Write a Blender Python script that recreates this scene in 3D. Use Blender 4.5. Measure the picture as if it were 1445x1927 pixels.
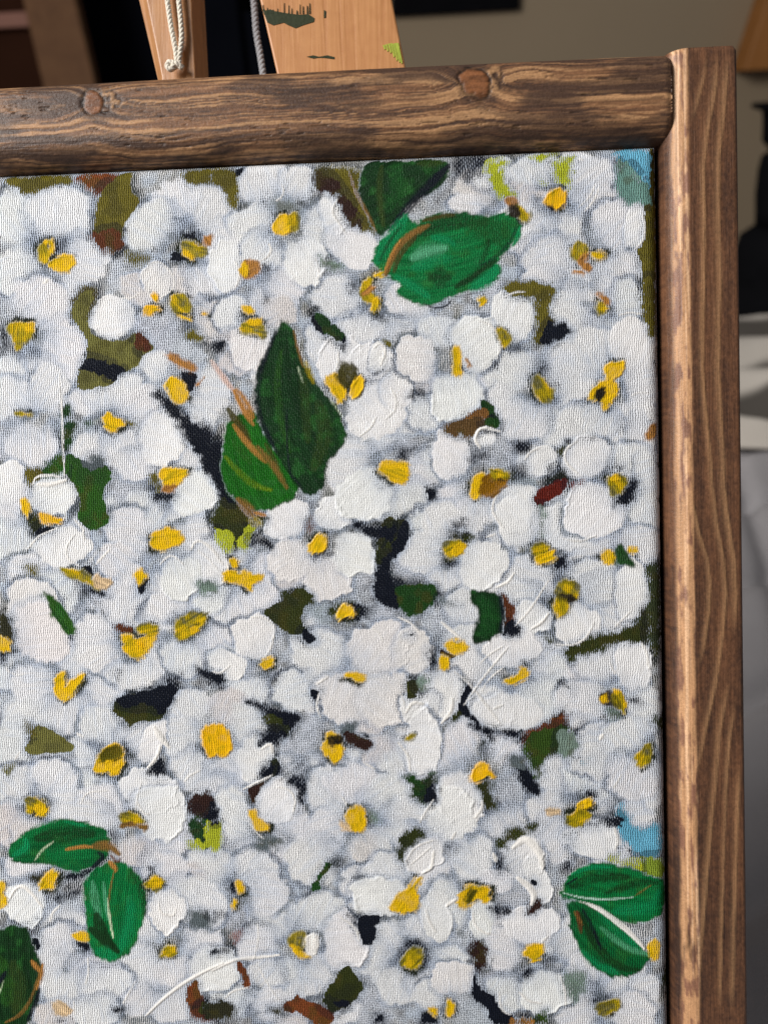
import bpy, math, random
import numpy as np
from mathutils import Matrix, Vector

for _o in list(bpy.data.objects):
    bpy.data.objects.remove(_o, do_unlink=True)
scene = bpy.context.scene
col = scene.collection
RNG = np.random.default_rng(7)
random.seed(7)

# ------------------------------------------------------------------ camera, light, exposure
cam_data = bpy.data.cameras.new('camera')
cam = bpy.data.objects.new('camera', cam_data)
col.objects.link(cam)
cam.matrix_world = Matrix(((0.998659, 0.022788, 0.046489, 0.033697), (0.029195, 0.493669, -0.86916, -0.10508), (-0.042757, 0.869351, 0.492342, 0.383211), (0.0, 0.0, 0.0, 1.0)))
cam_data.sensor_fit = 'VERTICAL'
cam_data.sensor_height = 36.0
cam_data.lens = 36.0 * 1391.0 / 1927.0
cam_data.clip_start = 0.01
cam_data.clip_end = 50.0
cam_data.dof.use_dof = True
cam_data.dof.focus_distance = 0.209
cam_data.dof.aperture_fstop = 9.5
scene.camera = cam

world = bpy.data.worlds.new('World')
scene.world = world
world.use_nodes = True
world.node_tree.nodes['Background'].inputs[0].default_value = (0.92, 0.94, 1.0, 1)
world.node_tree.nodes['Background'].inputs[1].default_value = 0.13

def area_light(name, loc, target, size, power, colour):
    d = bpy.data.lights.new(name, 'AREA')
    d.shape = 'RECTANGLE'; d.size = size[0]; d.size_y = size[1]
    d.energy = power; d.color = colour
    o = bpy.data.objects.new(name, d); col.objects.link(o)
    o.location = loc
    o.rotation_euler = (Vector(target) - Vector(loc)).to_track_quat('-Z', 'Y').to_euler()
    return o
area_light('window_light', (-1.15, -0.42, 1.28), (0.0, 0.10, 0.25), (0.7, 0.9), 46.0, (1.0, 0.98, 0.955))

scene.view_settings.view_transform = 'Standard'
scene.view_settings.look = 'None'
scene.view_settings.gamma = 1.0
scene.view_settings.exposure = 0.0
scene.view_settings.use_curve_mapping = False

# ------------------------------------------------------------------ node helpers
def srgb(c):
    out = []
    for v in c[:3]:
        v = v / 255.0
        out.append(v / 12.92 if v <= 0.04045 else ((v + 0.055) / 1.055) ** 2.4)
    return np.array(out)

class Ex:
    """small expression wrapper that builds Math nodes"""
    def __init__(s, nt, sock): s.nt, s.sock = nt, sock
    def _op(s, op, *a, clamp=False):
        n = s.nt.nodes.new('ShaderNodeMath'); n.operation = op; n.use_clamp = clamp
        for i, v in enumerate((s,) + a):
            if isinstance(v, Ex): s.nt.links.new(v.sock, n.inputs[i])
            else: n.inputs[i].default_value = v
        return Ex(s.nt, n.outputs[0])
    def __add__(s, o): return s._op('ADD', o)
    def __radd__(s, o): return s._op('ADD', o)
    def __sub__(s, o): return s._op('SUBTRACT', o)
    def __rsub__(s, o): return (s * -1.0) + o
    def __mul__(s, o): return s._op('MULTIPLY', o)
    def __rmul__(s, o): return s._op('MULTIPLY', o)
    def cos(s): return s._op('COSINE')
    def rnd(s): return s._op('ROUND')
    def mx(s, o): return s._op('MAXIMUM', o)
    def pw(s, o): return s._op('POWER', o)
    def clamp(s): return s._op('ADD', 0.0, clamp=True)
    def smooth(s, a, b):
        n = s.nt.nodes.new('ShaderNodeMapRange'); n.interpolation_type = 'SMOOTHSTEP'
        s.nt.links.new(s.sock, n.inputs[0]); n.inputs[1].default_value = a; n.inputs[2].default_value = b
        return Ex(s.nt, n.outputs[0])

def new_mat(name):
    m = bpy.data.materials.new(name); m.use_nodes = True
    nt = m.node_tree; b = nt.nodes['Principled BSDF']
    return m, nt, b

def mix_col(nt, f, a, b):
    n = nt.nodes.new('ShaderNodeMix'); n.data_type = 'RGBA'
    for sock, v in ((n.inputs[0], f), (n.inputs[6], a), (n.inputs[7], b)):
        if isinstance(v, Ex): nt.links.new(v.sock, sock)
        elif hasattr(v, 'is_output'): nt.links.new(v, sock)
        else: sock.default_value = v if not isinstance(v, (tuple, list, np.ndarray)) else tuple(v[:3]) + (1.0,)
    return n.outputs[2]

def noise(nt, vec, scale, detail=2.0, rough=0.5, dist=0.0):
    n = nt.nodes.new('ShaderNodeTexNoise'); n.inputs['Scale'].default_value = scale
    n.inputs['Detail'].default_value = detail; n.inputs['Roughness'].default_value = rough
    n.inputs['Distortion'].default_value = dist
    if vec is not None: nt.links.new(vec, n.inputs['Vector'])
    return Ex(nt, n.outputs[0])

def obj_coord(nt, scale=None):
    n = nt.nodes.new('ShaderNodeTexCoord')
    if scale is None: return n.outputs['Object']
    m = nt.nodes.new('ShaderNodeMapping'); m.inputs['Scale'].default_value = scale
    nt.links.new(n.outputs['Object'], m.inputs['Vector']); return m.outputs[0]

def bump(nt, b, h, dist, strength=1.0):
    n = nt.nodes.new('ShaderNodeBump'); n.inputs['Distance'].default_value = dist
    n.inputs['Strength'].default_value = strength
    nt.links.new(h.sock, n.inputs['Height']); nt.links.new(n.outputs[0], b.inputs['Normal'])
    return n

def simple_mat(name, c, rough=0.6, var=0.15, scale=20.0, bump_d=0.0):
    m, nt, b = new_mat(name)
    v = noise(nt, obj_coord(nt), scale, 4.0, 0.6)
    lo = [x * (1 - var) for x in c]; hi = [min(1, x * (1 + var)) for x in c]
    nt.links.new(mix_col(nt, v, lo, hi), b.inputs['Base Color'])
    b.inputs['Roughness'].default_value = rough
    b.inputs['Specular IOR Level'].default_value = 0.15
    if bump_d: bump(nt, b, v, bump_d)
    return m

# ------------------------------------------------------------------ materials
def paint_material():
    m, nt, b = new_mat('acrylic_on_canvas')
    def attr(n):
        a = nt.nodes.new('ShaderNodeAttribute'); a.attribute_name = n; return a
    ov, un = attr('over'), attr('under')
    cov = Ex(nt, ov.outputs['Alpha']); thick = Ex(nt, un.outputs['Alpha'])
    co = obj_coord(nt)
    sep = nt.nodes.new('ShaderNodeSeparateXYZ'); nt.links.new(co, sep.inputs[0])
    wob = noise(nt, co, 260.0, 1.0); wob2 = noise(nt, co, 900.0, 1.0)
    wobb = noise(nt, obj_coord(nt, (1.0, 1.07, 1.0)), 330.0, 1.0)
    u = Ex(nt, sep.outputs[0]) * (1000.0 / 0.60) + wob * 1.7 + wob2 * 0.8
    v = Ex(nt, sep.outputs[1]) * (1000.0 / 0.66) + wobb * 2.2 + wob2 * 0.9
    pi = math.pi
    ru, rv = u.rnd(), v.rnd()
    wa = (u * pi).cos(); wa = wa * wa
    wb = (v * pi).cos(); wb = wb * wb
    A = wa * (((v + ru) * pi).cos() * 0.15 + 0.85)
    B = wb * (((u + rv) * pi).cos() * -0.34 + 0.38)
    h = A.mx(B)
    fine = noise(nt, co, 2600.0, 2.0)
    mid = noise(nt, co, 420.0, 3.0)
    hh = h + (fine - 0.5) * 0.35
    fac = (cov * 1.45 - 0.15 + (hh - 0.60) * 0.85 + (mid - 0.5) * 0.30).smooth(0.34, 0.70)
    c1 = mix_col(nt, fac, un.outputs['Color'], ov.outputs['Color'])
    var = ((mid - 0.5) * 0.25 + (fine - 0.5) * 0.22 + 1.0) * (1.0 + (h - 0.55) * 0.55 * (1.0 - fac))  # weave pits also darkened in the colour, like shade between threads
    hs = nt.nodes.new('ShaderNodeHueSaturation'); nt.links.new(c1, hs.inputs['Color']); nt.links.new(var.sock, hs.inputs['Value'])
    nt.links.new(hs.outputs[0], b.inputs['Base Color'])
    bw = nt.nodes.new('ShaderNodeRGBToBW'); nt.links.new(c1, bw.inputs[0])
    rough = Ex(nt, bw.outputs[0]).smooth(0.0, 0.5) * 0.16 + 0.42
    nt.links.new(rough.sock, b.inputs['Roughness'])
    b.inputs['Specular IOR Level'].default_value = 0.06
    hb = h * (thick * -0.9 + 1.0) + (fine - 0.5) * 0.25 + (mid - 0.5) * 0.3 + fac * 0.15
    bump(nt, b, hb, 0.00025)
    return m

def wood_attr_material(name, gloss):
    m, nt, b = new_mat(name)
    a = nt.nodes.new('ShaderNodeAttribute'); a.attribute_name = 'grain'
    al = Ex(nt, a.outputs['Alpha'])
    co = obj_coord(nt, (60.0, 1500.0, 1500.0)) if gloss else obj_coord(nt, (1500.0, 60.0, 1500.0))
    f = noise(nt, co, 1.0, 3.0, 0.6)
    p = noise(nt, obj_coord(nt), 1400.0, 3.0, 0.7)
    v = (f - 0.5) * 0.9 + (p - 0.5) * 0.9 + 1.0
    hs = nt.nodes.new('ShaderNodeHueSaturation'); nt.links.new(a.outputs['Color'], hs.inputs['Color']); nt.links.new(v.sock, hs.inputs['Value'])
    nt.links.new(hs.outputs[0], b.inputs['Base Color'])
    nt.links.new((p * 0.2 + 0.36).sock, b.inputs['Roughness'])
    b.inputs['Specular IOR Level'].default_value = 0.32
    bump(nt, b, f * 0.8 + p * 0.7 + al * 1.2, 0.00018)
    return m

def plain_wood(name, c1, c2, stretch, rough=0.5):
    m, nt, b = new_mat(name)
    f = noise(nt, obj_coord(nt, stretch), 1.0, 5.0, 0.6, 0.6)
    g = noise(nt, obj_coord(nt), 260.0, 2.0)
    k = (f * 0.8 + g * 0.25).smooth(0.3, 0.75)
    nt.links.new(mix_col(nt, k, c1, c2), b.inputs['Base Color'])
    b.inputs['Roughness'].default_value = rough
    bump(nt, b, f, 0.0002)
    return m

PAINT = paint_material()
RAIL_WOOD = wood_attr_material('stained_pine_rail', True)
STILE_WOOD = wood_attr_material('stained_pine_stile', False)

# ------------------------------------------------------------------ mesh helpers
def link(name, me, mat, parent=None):
    o = bpy.data.objects.new(name, me); col.objects.link(o)
    if mat is not None and me is not None: me.materials.append(mat)
    if parent is not None: o.parent = parent
    return o

def mesh_np(name, verts, quads, normals=None, attrs=None, smooth=True):
    me = bpy.data.meshes.new(name)
    n, q = len(verts), len(quads)
    me.vertices.add(n); me.vertices.foreach_set('co', np.asarray(verts, np.float32).ravel())
    me.loops.add(q * 4); me.loops.foreach_set('vertex_index', np.asarray(quads, np.int32).ravel())
    me.polygons.add(q); me.polygons.foreach_set('loop_start', np.arange(0, q * 4, 4, dtype=np.int32))
    try: me.polygons.foreach_set('loop_total', np.full(q, 4, np.int32))
    except Exception: pass
    me.polygons.foreach_set('use_smooth', np.full(q, smooth))
    me.update(calc_edges=True)
    for k, a in (attrs or {}).items():
        at = me.attributes.new(k, 'FLOAT_COLOR', 'POINT'); at.data.foreach_set('color', np.asarray(a, np.float32).ravel())
    me.validate()
    if normals is not None:
        me.normals_split_custom_set_from_vertices(np.asarray(normals, np.float32).tolist())
    return me

def py_mesh(name, verts, faces, smooth=False):
    me = bpy.data.meshes.new(name); me.from_pydata([tuple(v) for v in verts], [], faces); me.validate()
    if smooth: me.polygons.foreach_set('use_smooth', np.ones(len(me.polygons), bool))
    me.update(); return me

def bevel(o, w, seg=2):
    md = o.modifiers.new('bevel', 'BEVEL'); md.width = w; md.segments = seg; md.limit_method = 'ANGLE'
    return o

def box_mesh(name, x0, x1, y0, y1, z0, z1):
    v = [(x, y, z) for z in (z0, z1) for y in (y0, y1) for x in (x0, x1)]
    f = [(0, 2, 3, 1), (4, 5, 7, 6), (0, 1, 5, 4), (1, 3, 7, 5), (3, 2, 6, 7), (2, 0, 4, 6)]
    return py_mesh(name, v, f)

def prism_mesh(name, poly, z0, z1):
    n = len(poly)
    v = [(p[0], p[1], z0) for p in poly] + [(p[0], p[1], z1) for p in poly]
    a = sum(poly[i][0] * poly[(i + 1) % n][1] - poly[(i + 1) % n][0] * poly[i][1] for i in range(n))
    idx = list(range(n)) if a > 0 else list(range(n))[::-1]
    f = [tuple(idx[::-1]), tuple(i + n for i in idx)]
    for k in range(n):
        i, j = idx[k], idx[(k + 1) % n]
        f.append((i, j, j + n, i + n))
    return py_mesh(name, v, f)

def tube_mesh(name, pts, rad, seg=10, closed=False):
    pts = np.asarray(pts, float); n = len(pts)
    rad = np.broadcast_to(np.asarray(rad, float), (n,))
    tan = np.gradient(pts, axis=0); tan /= np.linalg.norm(tan, axis=1)[:, None] + 1e-12
    up = np.array([0.0, 0.0, 1.0]); V = []
    a = np.cross(tan[0], up)
    if np.linalg.norm(a) < 1e-3: a = np.cross(tan[0], np.array([1.0, 0, 0]))
    for i in range(n):
        a = a - tan[i] * (a @ tan[i]); a /= np.linalg.norm(a); b = np.cross(tan[i], a)
        for k in range(seg):
            th = 2 * math.pi * k / seg
            V.append(pts[i] + rad[i] * (a * math.cos(th) + b * math.sin(th)))
    F = [(i * seg + k, i * seg + (k + 1) % seg, (i + 1) * seg + (k + 1) % seg, (i + 1) * seg + k) for i in range(n - 1) for k in range(seg)]
    F += [tuple(range(seg))[::-1], tuple((n - 1) * seg + k for k in range(seg))]
    return py_mesh(name, V, F, True)

def lathe_mesh(name, prof, seg=40):
    V = [(r * math.cos(2 * math.pi * k / seg), r * math.sin(2 * math.pi * k / seg), z) for r, z in prof for k in range(seg)]
    n = len(prof)
    F = [(i * seg + k, i * seg + (k + 1) % seg, (i + 1) * seg + (k + 1) % seg, (i + 1) * seg + k) for i in range(n - 1) for k in range(seg)]
    F += [tuple(range(seg))[::-1], tuple((n - 1) * seg + k for k in range(seg))]
    return py_mesh(name, V, F, True)

def tag(o, label=None, cat=None, group=None, kind=None):
    for k, v in (('label', label), ('category', cat), ('group', group), ('kind', kind)):
        if v: o[k] = v
    return o

def empty(name, M):
    o = bpy.data.objects.new(name, None); col.objects.link(o); o.empty_display_size = 0.05
    o.matrix_world = M; return o

# ------------------------------------------------------------------ numpy noise
TAB = RNG.random((8, 256, 256)).astype(np.float32)
def vnoise(x, y, seed=0):
    t = TAB[seed % 8]; x = np.asarray(x) + seed * 17.3; y = np.asarray(y) + seed * 5.7
    xi = np.floor(x).astype(int); yi = np.floor(y).astype(int)
    fx = x - xi; fy = y - yi; fx = fx * fx * (3 - 2 * fx); fy = fy * fy * (3 - 2 * fy)
    a = t[yi & 255, xi & 255]; b = t[yi & 255, (xi + 1) & 255]; c = t[(yi + 1) & 255, xi & 255]; d = t[(yi + 1) & 255, (xi + 1) & 255]
    return (a * (1 - fx) + b * fx) * (1 - fy) + (c * (1 - fx) + d * fx) * fy
def fbm(x, y, seed=0, n=3):
    s = 0; w = 0
    for k in range(n):
        s = s + vnoise(x * 2 ** k, y * 2 ** k, seed + k) / 2 ** k; w += 1 / 2 ** k
    return s / w
def sstep(a, b, x):
    t = np.clip((x - a) / (b - a), 0, 1); return t * t * (3 - 2 * t)

# ------------------------------------------------------------------ the room round the table
BEIGE = simple_mat('wall_paint', (0.35, 0.27, 0.18), 0.85, 0.05, 3.0)
def slab(name, x0, x1, y0, y1, z0, z1, mat, parent=None, bev=0.0):
    o = link(name, box_mesh(name, x0, x1, y0, y1, z0, z1), mat, parent)
    if bev: bevel(o, bev)
    return o
tag(slab('wall', -3.0, 3.0, 2.40, 2.50, -0.75, 2.0, BEIGE), kind='structure')
tag(slab('floor', -3.0, 3.0, -1.5, 2.40, -0.80, -0.75, plain_wood('floor_boards', (0.10, 0.055, 0.03), (0.16, 0.09, 0.05), (3, 30, 30))), kind='structure')

def at_base(name, loc, rz=0.0):
    return empty(name, Matrix.Translation(loc) @ Matrix.Rotation(rz, 4, 'Z'))

# table under the cloth
table = tag(at_base('table', (0.1, 0.5, -0.75)), 'plain wooden table under the grey quilted cloth', 'table')
TWOOD = plain_wood('table_wood', (0.13, 0.07, 0.035), (0.2, 0.11, 0.06), (4, 40, 40))
slab('table_top', -0.95, 0.95, -0.85, 0.96, 0.69, 0.715, TWOOD, table, 0.004)
for sx in (-0.85, 0.85):
    for sy in (-0.75, 0.86):
        slab('leg', sx - 0.035, sx + 0.035, sy - 0.035, sy + 0.035, 0.0, 0.689, TWOOD, table, 0.004)

def quilt():
    nx, ny = 260, 260
    x = np.linspace(-0.90, 1.08, nx); y = np.linspace(-0.38, 1.48, ny)
    X, Y = np.meshgrid(x, y)
    z = 0.0025 * (fbm(X * 6, Y * 6, 1) - 0.5) * 2
    a = 0.42; P = X * math.cos(a) + Y * math.sin(a); Q = -X * math.sin(a) + Y * math.cos(a)
    for c, per in ((Q + 0.01 * np.sin(P * 9), 0.105), (P * 0.8 - Q * 0.6, 0.16)):
        d = np.abs((c / per) % 1.0 - 0.5) * per
        z -= 0.010 * np.exp(-(d / 0.009) ** 2)
    z = z - z.max() - 0.0002
    V = np.stack([X, Y, z], -1).reshape(-1, 3)
    j, i = np.meshgrid(np.arange(ny - 1), np.arange(nx - 1), indexing='ij'); k = (j * nx + i).ravel()
    me = mesh_np('tablecloth', V, np.stack([k, k + 1, k + nx + 1, k + nx], 1))
    m, nt, b = new_mat('quilted_cotton')
    f = noise(nt, obj_coord(nt), 900.0, 3.0); g = noise(nt, obj_coord(nt), 14.0, 3.0)
    nt.links.new(mix_col(nt, f * 0.5 + g * 0.5, (0.26, 0.245, 0.25), (0.44, 0.415, 0.42)), b.inputs['Base Color'])
    b.inputs['Roughness'].default_value = 0.85
    bump(nt, b, f, 0.0006)
    o = link('tablecloth', me, m)
    md = o.modifiers.new('solid', 'SOLIDIFY'); md.thickness = 0.002; md.offset = -1
    return tag(o, 'pale grey quilted cotton cloth spread over the table', 'tablecloth')
quilt()

def crumpled_cloth():
    nx, ny = 110, 150
    u, v = np.meshgrid(np.linspace(0, 1, nx), np.linspace(0, 1, ny))
    X = 0.30 + 0.52 * u + 0.05 * v; Y = 0.70 + 0.50 * v + 0.05 * (fbm(u * 3, v * 3, 2) - 0.5)
    fold = np.sin(v * 24 + 2.4 * fbm(u * 3, v * 2, 3) + u * 2.0)
    edge = sstep(0, 0.08, u) * sstep(0, 0.08, 1 - u) * sstep(0, 0.05, v) * sstep(0, 0.05, 1 - v)
    Z = edge * (0.018 + 0.022 * fold * (0.6 + 0.8 * fbm(u * 4, v * 3, 5)) + 0.02 * fbm(u * 5, v * 6, 4)) + 0.004
    Z = np.maximum(Z, 0.002)
    V = np.stack([X, Y, Z], -1).reshape(-1, 3)
    j, i = np.meshgrid(np.arange(ny - 1), np.arange(nx - 1), indexing='ij'); k = (j * nx + i).ravel()
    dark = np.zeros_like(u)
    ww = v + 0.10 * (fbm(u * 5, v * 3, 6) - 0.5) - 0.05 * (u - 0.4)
    for c0, wd in ((0.17, 0.045), (0.37, 0.045), (0.55, 0.04), (0.70, 0.04), (0.90, 0.04)):  # dark shadows between the folds, painted into the cloth colour as bands
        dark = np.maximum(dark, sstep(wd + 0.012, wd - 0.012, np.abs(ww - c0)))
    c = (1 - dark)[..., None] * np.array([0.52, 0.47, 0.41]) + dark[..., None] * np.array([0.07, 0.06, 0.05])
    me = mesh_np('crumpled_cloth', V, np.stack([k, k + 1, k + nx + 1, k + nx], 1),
                 attrs={'fold_shade': np.concatenate([c, np.ones(c.shape[:2] + (1,))], -1).reshape(-1, 4)})
    m, nt, b = new_mat('cotton_fold_shade')
    a = nt.nodes.new('ShaderNodeAttribute'); a.attribute_name = 'fold_shade'
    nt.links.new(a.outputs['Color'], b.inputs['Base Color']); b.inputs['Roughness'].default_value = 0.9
    bump(nt, b, noise(nt, obj_coord(nt), 700.0, 2.0), 0.0005)
    o = link('crumpled_cloth', me, m)
    md = o.modifiers.new('solid', 'SOLIDIFY'); md.thickness = 0.002; md.offset = -1
    return tag(o, 'crumpled off-white cloth with fold shadows painted as dark bands lying on the table', 'cloth')
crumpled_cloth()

BLACK = simple_mat('black_lacquer', (0.006, 0.006, 0.007), 0.5, 0.3, 30.0)
cs = tag(at_base('candlestick', (0.705, 1.30, 0.0)), 'stout black turned candlestick standing behind the crumpled cloth', 'candlestick')
link('base', lathe_mesh('base', [(0.085, 0.0), (0.088, 0.012), (0.078, 0.03), (0.082, 0.06), (0.088, 0.10), (0.084, 0.132), (0.062, 0.150)]), BLACK, cs)
link('stem', lathe_mesh('stem', [(0.062, 0.150), (0.066, 0.175), (0.071, 0.20), (0.074, 0.24), (0.072, 0.262), (0.060, 0.27)]), BLACK, cs)
link('drip_cup', lathe_mesh('drip_cup', [(0.060, 0.27), (0.076, 0.285), (0.080, 0.312), (0.084, 0.33), (0.102, 0.336), (0.102, 0.342), (0.05, 0.342)]), BLACK, cs)

# on and against the wall
pic = tag(at_base('picture', (0.18, 2.385, 0.57)), 'black framed picture hanging on the beige wall', 'picture')
slab('frame_rail', -0.19, 0.165, -0.012, 0.014, 0.0, 0.05, BLACK, pic, 0.002)
slab('frame_rail', -0.19, 0.165, -0.012, 0.014, 0.45, 0.50, BLACK, pic, 0.002)
slab('frame_stile', -0.19, -0.14, -0.012, 0.014, 0.051, 0.449, BLACK, pic, 0.002)
slab('frame_stile', 0.115, 0.165, -0.012, 0.014, 0.051, 0.449, BLACK, pic, 0.002)
slab('print', -0.139, 0.114, 0.0, 0.012, 0.051, 0.449, simple_mat('dark_print', (0.03, 0.03, 0.035), 0.4), pic)

OAK = plain_wood('orange_oak', (0.30, 0.11, 0.02), (0.46, 0.19, 0.045), (50, 3, 50), 0.5)
sh = tag(at_base('wall_shelf', (1.10, 2.399, 0.395)), 'orange wooden wall shelf with a slanted side board', 'shelf')
me = prism_mesh('side_board', [(-0.142, 0.0), (0.50, 0.0), (0.50, 0.46), (-0.055, 0.46)], -0.10, 0.0)
so = link('side_board', me, OAK, sh)
so.matrix_local = Matrix.Rotation(math.radians(90), 4, 'X') @ Matrix.Translation((0, 0, 0.1))
bevel(so, 0.003)
slab('shelf_board', -0.10, 0.55, -0.16, -0.101, 0.46, 0.48, OAK, sh, 0.002)

CAB = simple_mat('black_cabinet_paint', (0.004, 0.0045, 0.007), 0.6, 0.3, 8.0)
CABW = simple_mat('dark_walnut', (0.030, 0.012, 0.007), 0.6, 0.3, 8.0)
def cabinet(name, x0, x1, h, label, mat, y0=2.10):
    o = tag(at_base(name, ((x0 + x1) / 2, y0 + 0.15, -0.75)), label, 'cabinet')
    w = (x1 - x0) / 2
    slab('carcass', -w, w, -0.13, 0.14, 0.04, h, mat, o, 0.004)
    slab('plinth', -w + 0.02, w - 0.02, -0.11, 0.12, 0.0, 0.039, mat, o)
    for s in (-1, 1):
        d = slab('door', min(s * 0.003, s * (w - 0.004)), max(s * 0.003, s * (w - 0.004)), -0.15, -0.131, 0.06, h - 0.02, mat, o, 0.003)
        slab('knob', s * 0.03 - 0.008, s * 0.03 + 0.008, -0.166, -0.151, h * 0.5 - 0.008, h * 0.5 + 0.008, BLACK, d, 0.003)
    return o
cabinet('tall_cabinet', -1.75, -0.382, 1.75, 'tall black cabinet standing against the wall behind the chair', CAB)
cabinet('low_cabinet', -0.379, -0.16, 1.327, 'low narrow dark cabinet beside the tall black cabinet', CAB)

for _m in (CAB, CABW, BLACK):
    _b = _m.node_tree.nodes['Principled BSDF']; _b.inputs['Specular IOR Level'].default_value = 0.02; _b.inputs['Roughness'].default_value = 0.9
CHAIR = plain_wood('walnut_chair', (0.105, 0.046, 0.018), (0.15, 0.07, 0.028), (30, 30, 4), 0.85)
CHAIRP = simple_mat('pink_worn_wood', (0.24, 0.115, 0.085), 0.6, 0.15, 10.0)
def chair():
    o = tag(at_base('chair', (-1.0, 1.86, -0.75)), 'brown wooden chair with a broad upright back post and pale rail', 'chair')
    for cx in (-0.26, 0.26):
        p = link('back_post', prism_mesh('back_post', [(cx - 0.064, 0.0), (cx + 0.044, 0.0), (cx + 0.053, 1.20), (cx - 0.053, 1.62), (cx + 0.05, 1.62)][:3] + [(cx + 0.036, 1.62), (cx - 0.07, 1.62)], -0.02, 0.02), CHAIR, o)
        p.matrix_local = Matrix.Rotation(math.radians(90), 4, 'X'); bevel(p, 0.004)
    slab('back_rail', -0.215, 0.19, -0.012, 0.012, 1.297, 1.326, CHAIRP, o, 0.003)
    slab('back_rail', -0.215, 0.19, -0.012, 0.012, 1.50, 1.56, CHAIR, o, 0.003)
    slab('back_rail', -0.215, 0.19, -0.012, 0.012, 0.78, 0.82, CHAIR, o, 0.003)
    slab('back_panel', -0.217, 0.205, 0.013, 0.019, 0.82, 1.55, CABW, o)
    slab('seat', -0.30, 0.30, -0.40, -0.021, 0.42, 0.46, CHAIR, o, 0.006)
    for cx in (-0.26, 0.26):
        slab('front_leg', cx - 0.025, cx + 0.025, -0.39, -0.34, 0.0, 0.419, CHAIR, o, 0.004)
    return o
chair()

# ------------------------------------------------------------------ painting plane: x right, y up the canvas, z towards the viewer (mm)
TILT = math.radians(28)
A3 = Matrix(((1, 0, 0), (0, math.sin(TILT), -math.cos(TILT)), (0, math.cos(TILT), math.sin(TILT))))
BASE = Vector((-0.1015, -0.277, -0.008))           # foot of the frame, canvas coordinates (m)
BASE_W = Vector((0.0, 0.0, 0.12))
MP = Matrix.Translation(BASE_W) @ A3.to_4x4()       # local origin = foot of the frame
def loc_mm(v):                                      # canvas mm -> local metres under the painting
    v = np.asarray(v, float) * 0.001
    return v - np.array(BASE)
painting = tag(empty('framed_painting', MP), 'painting of white blossoms with green leaves in a brown stained wood frame', 'painting')

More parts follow.
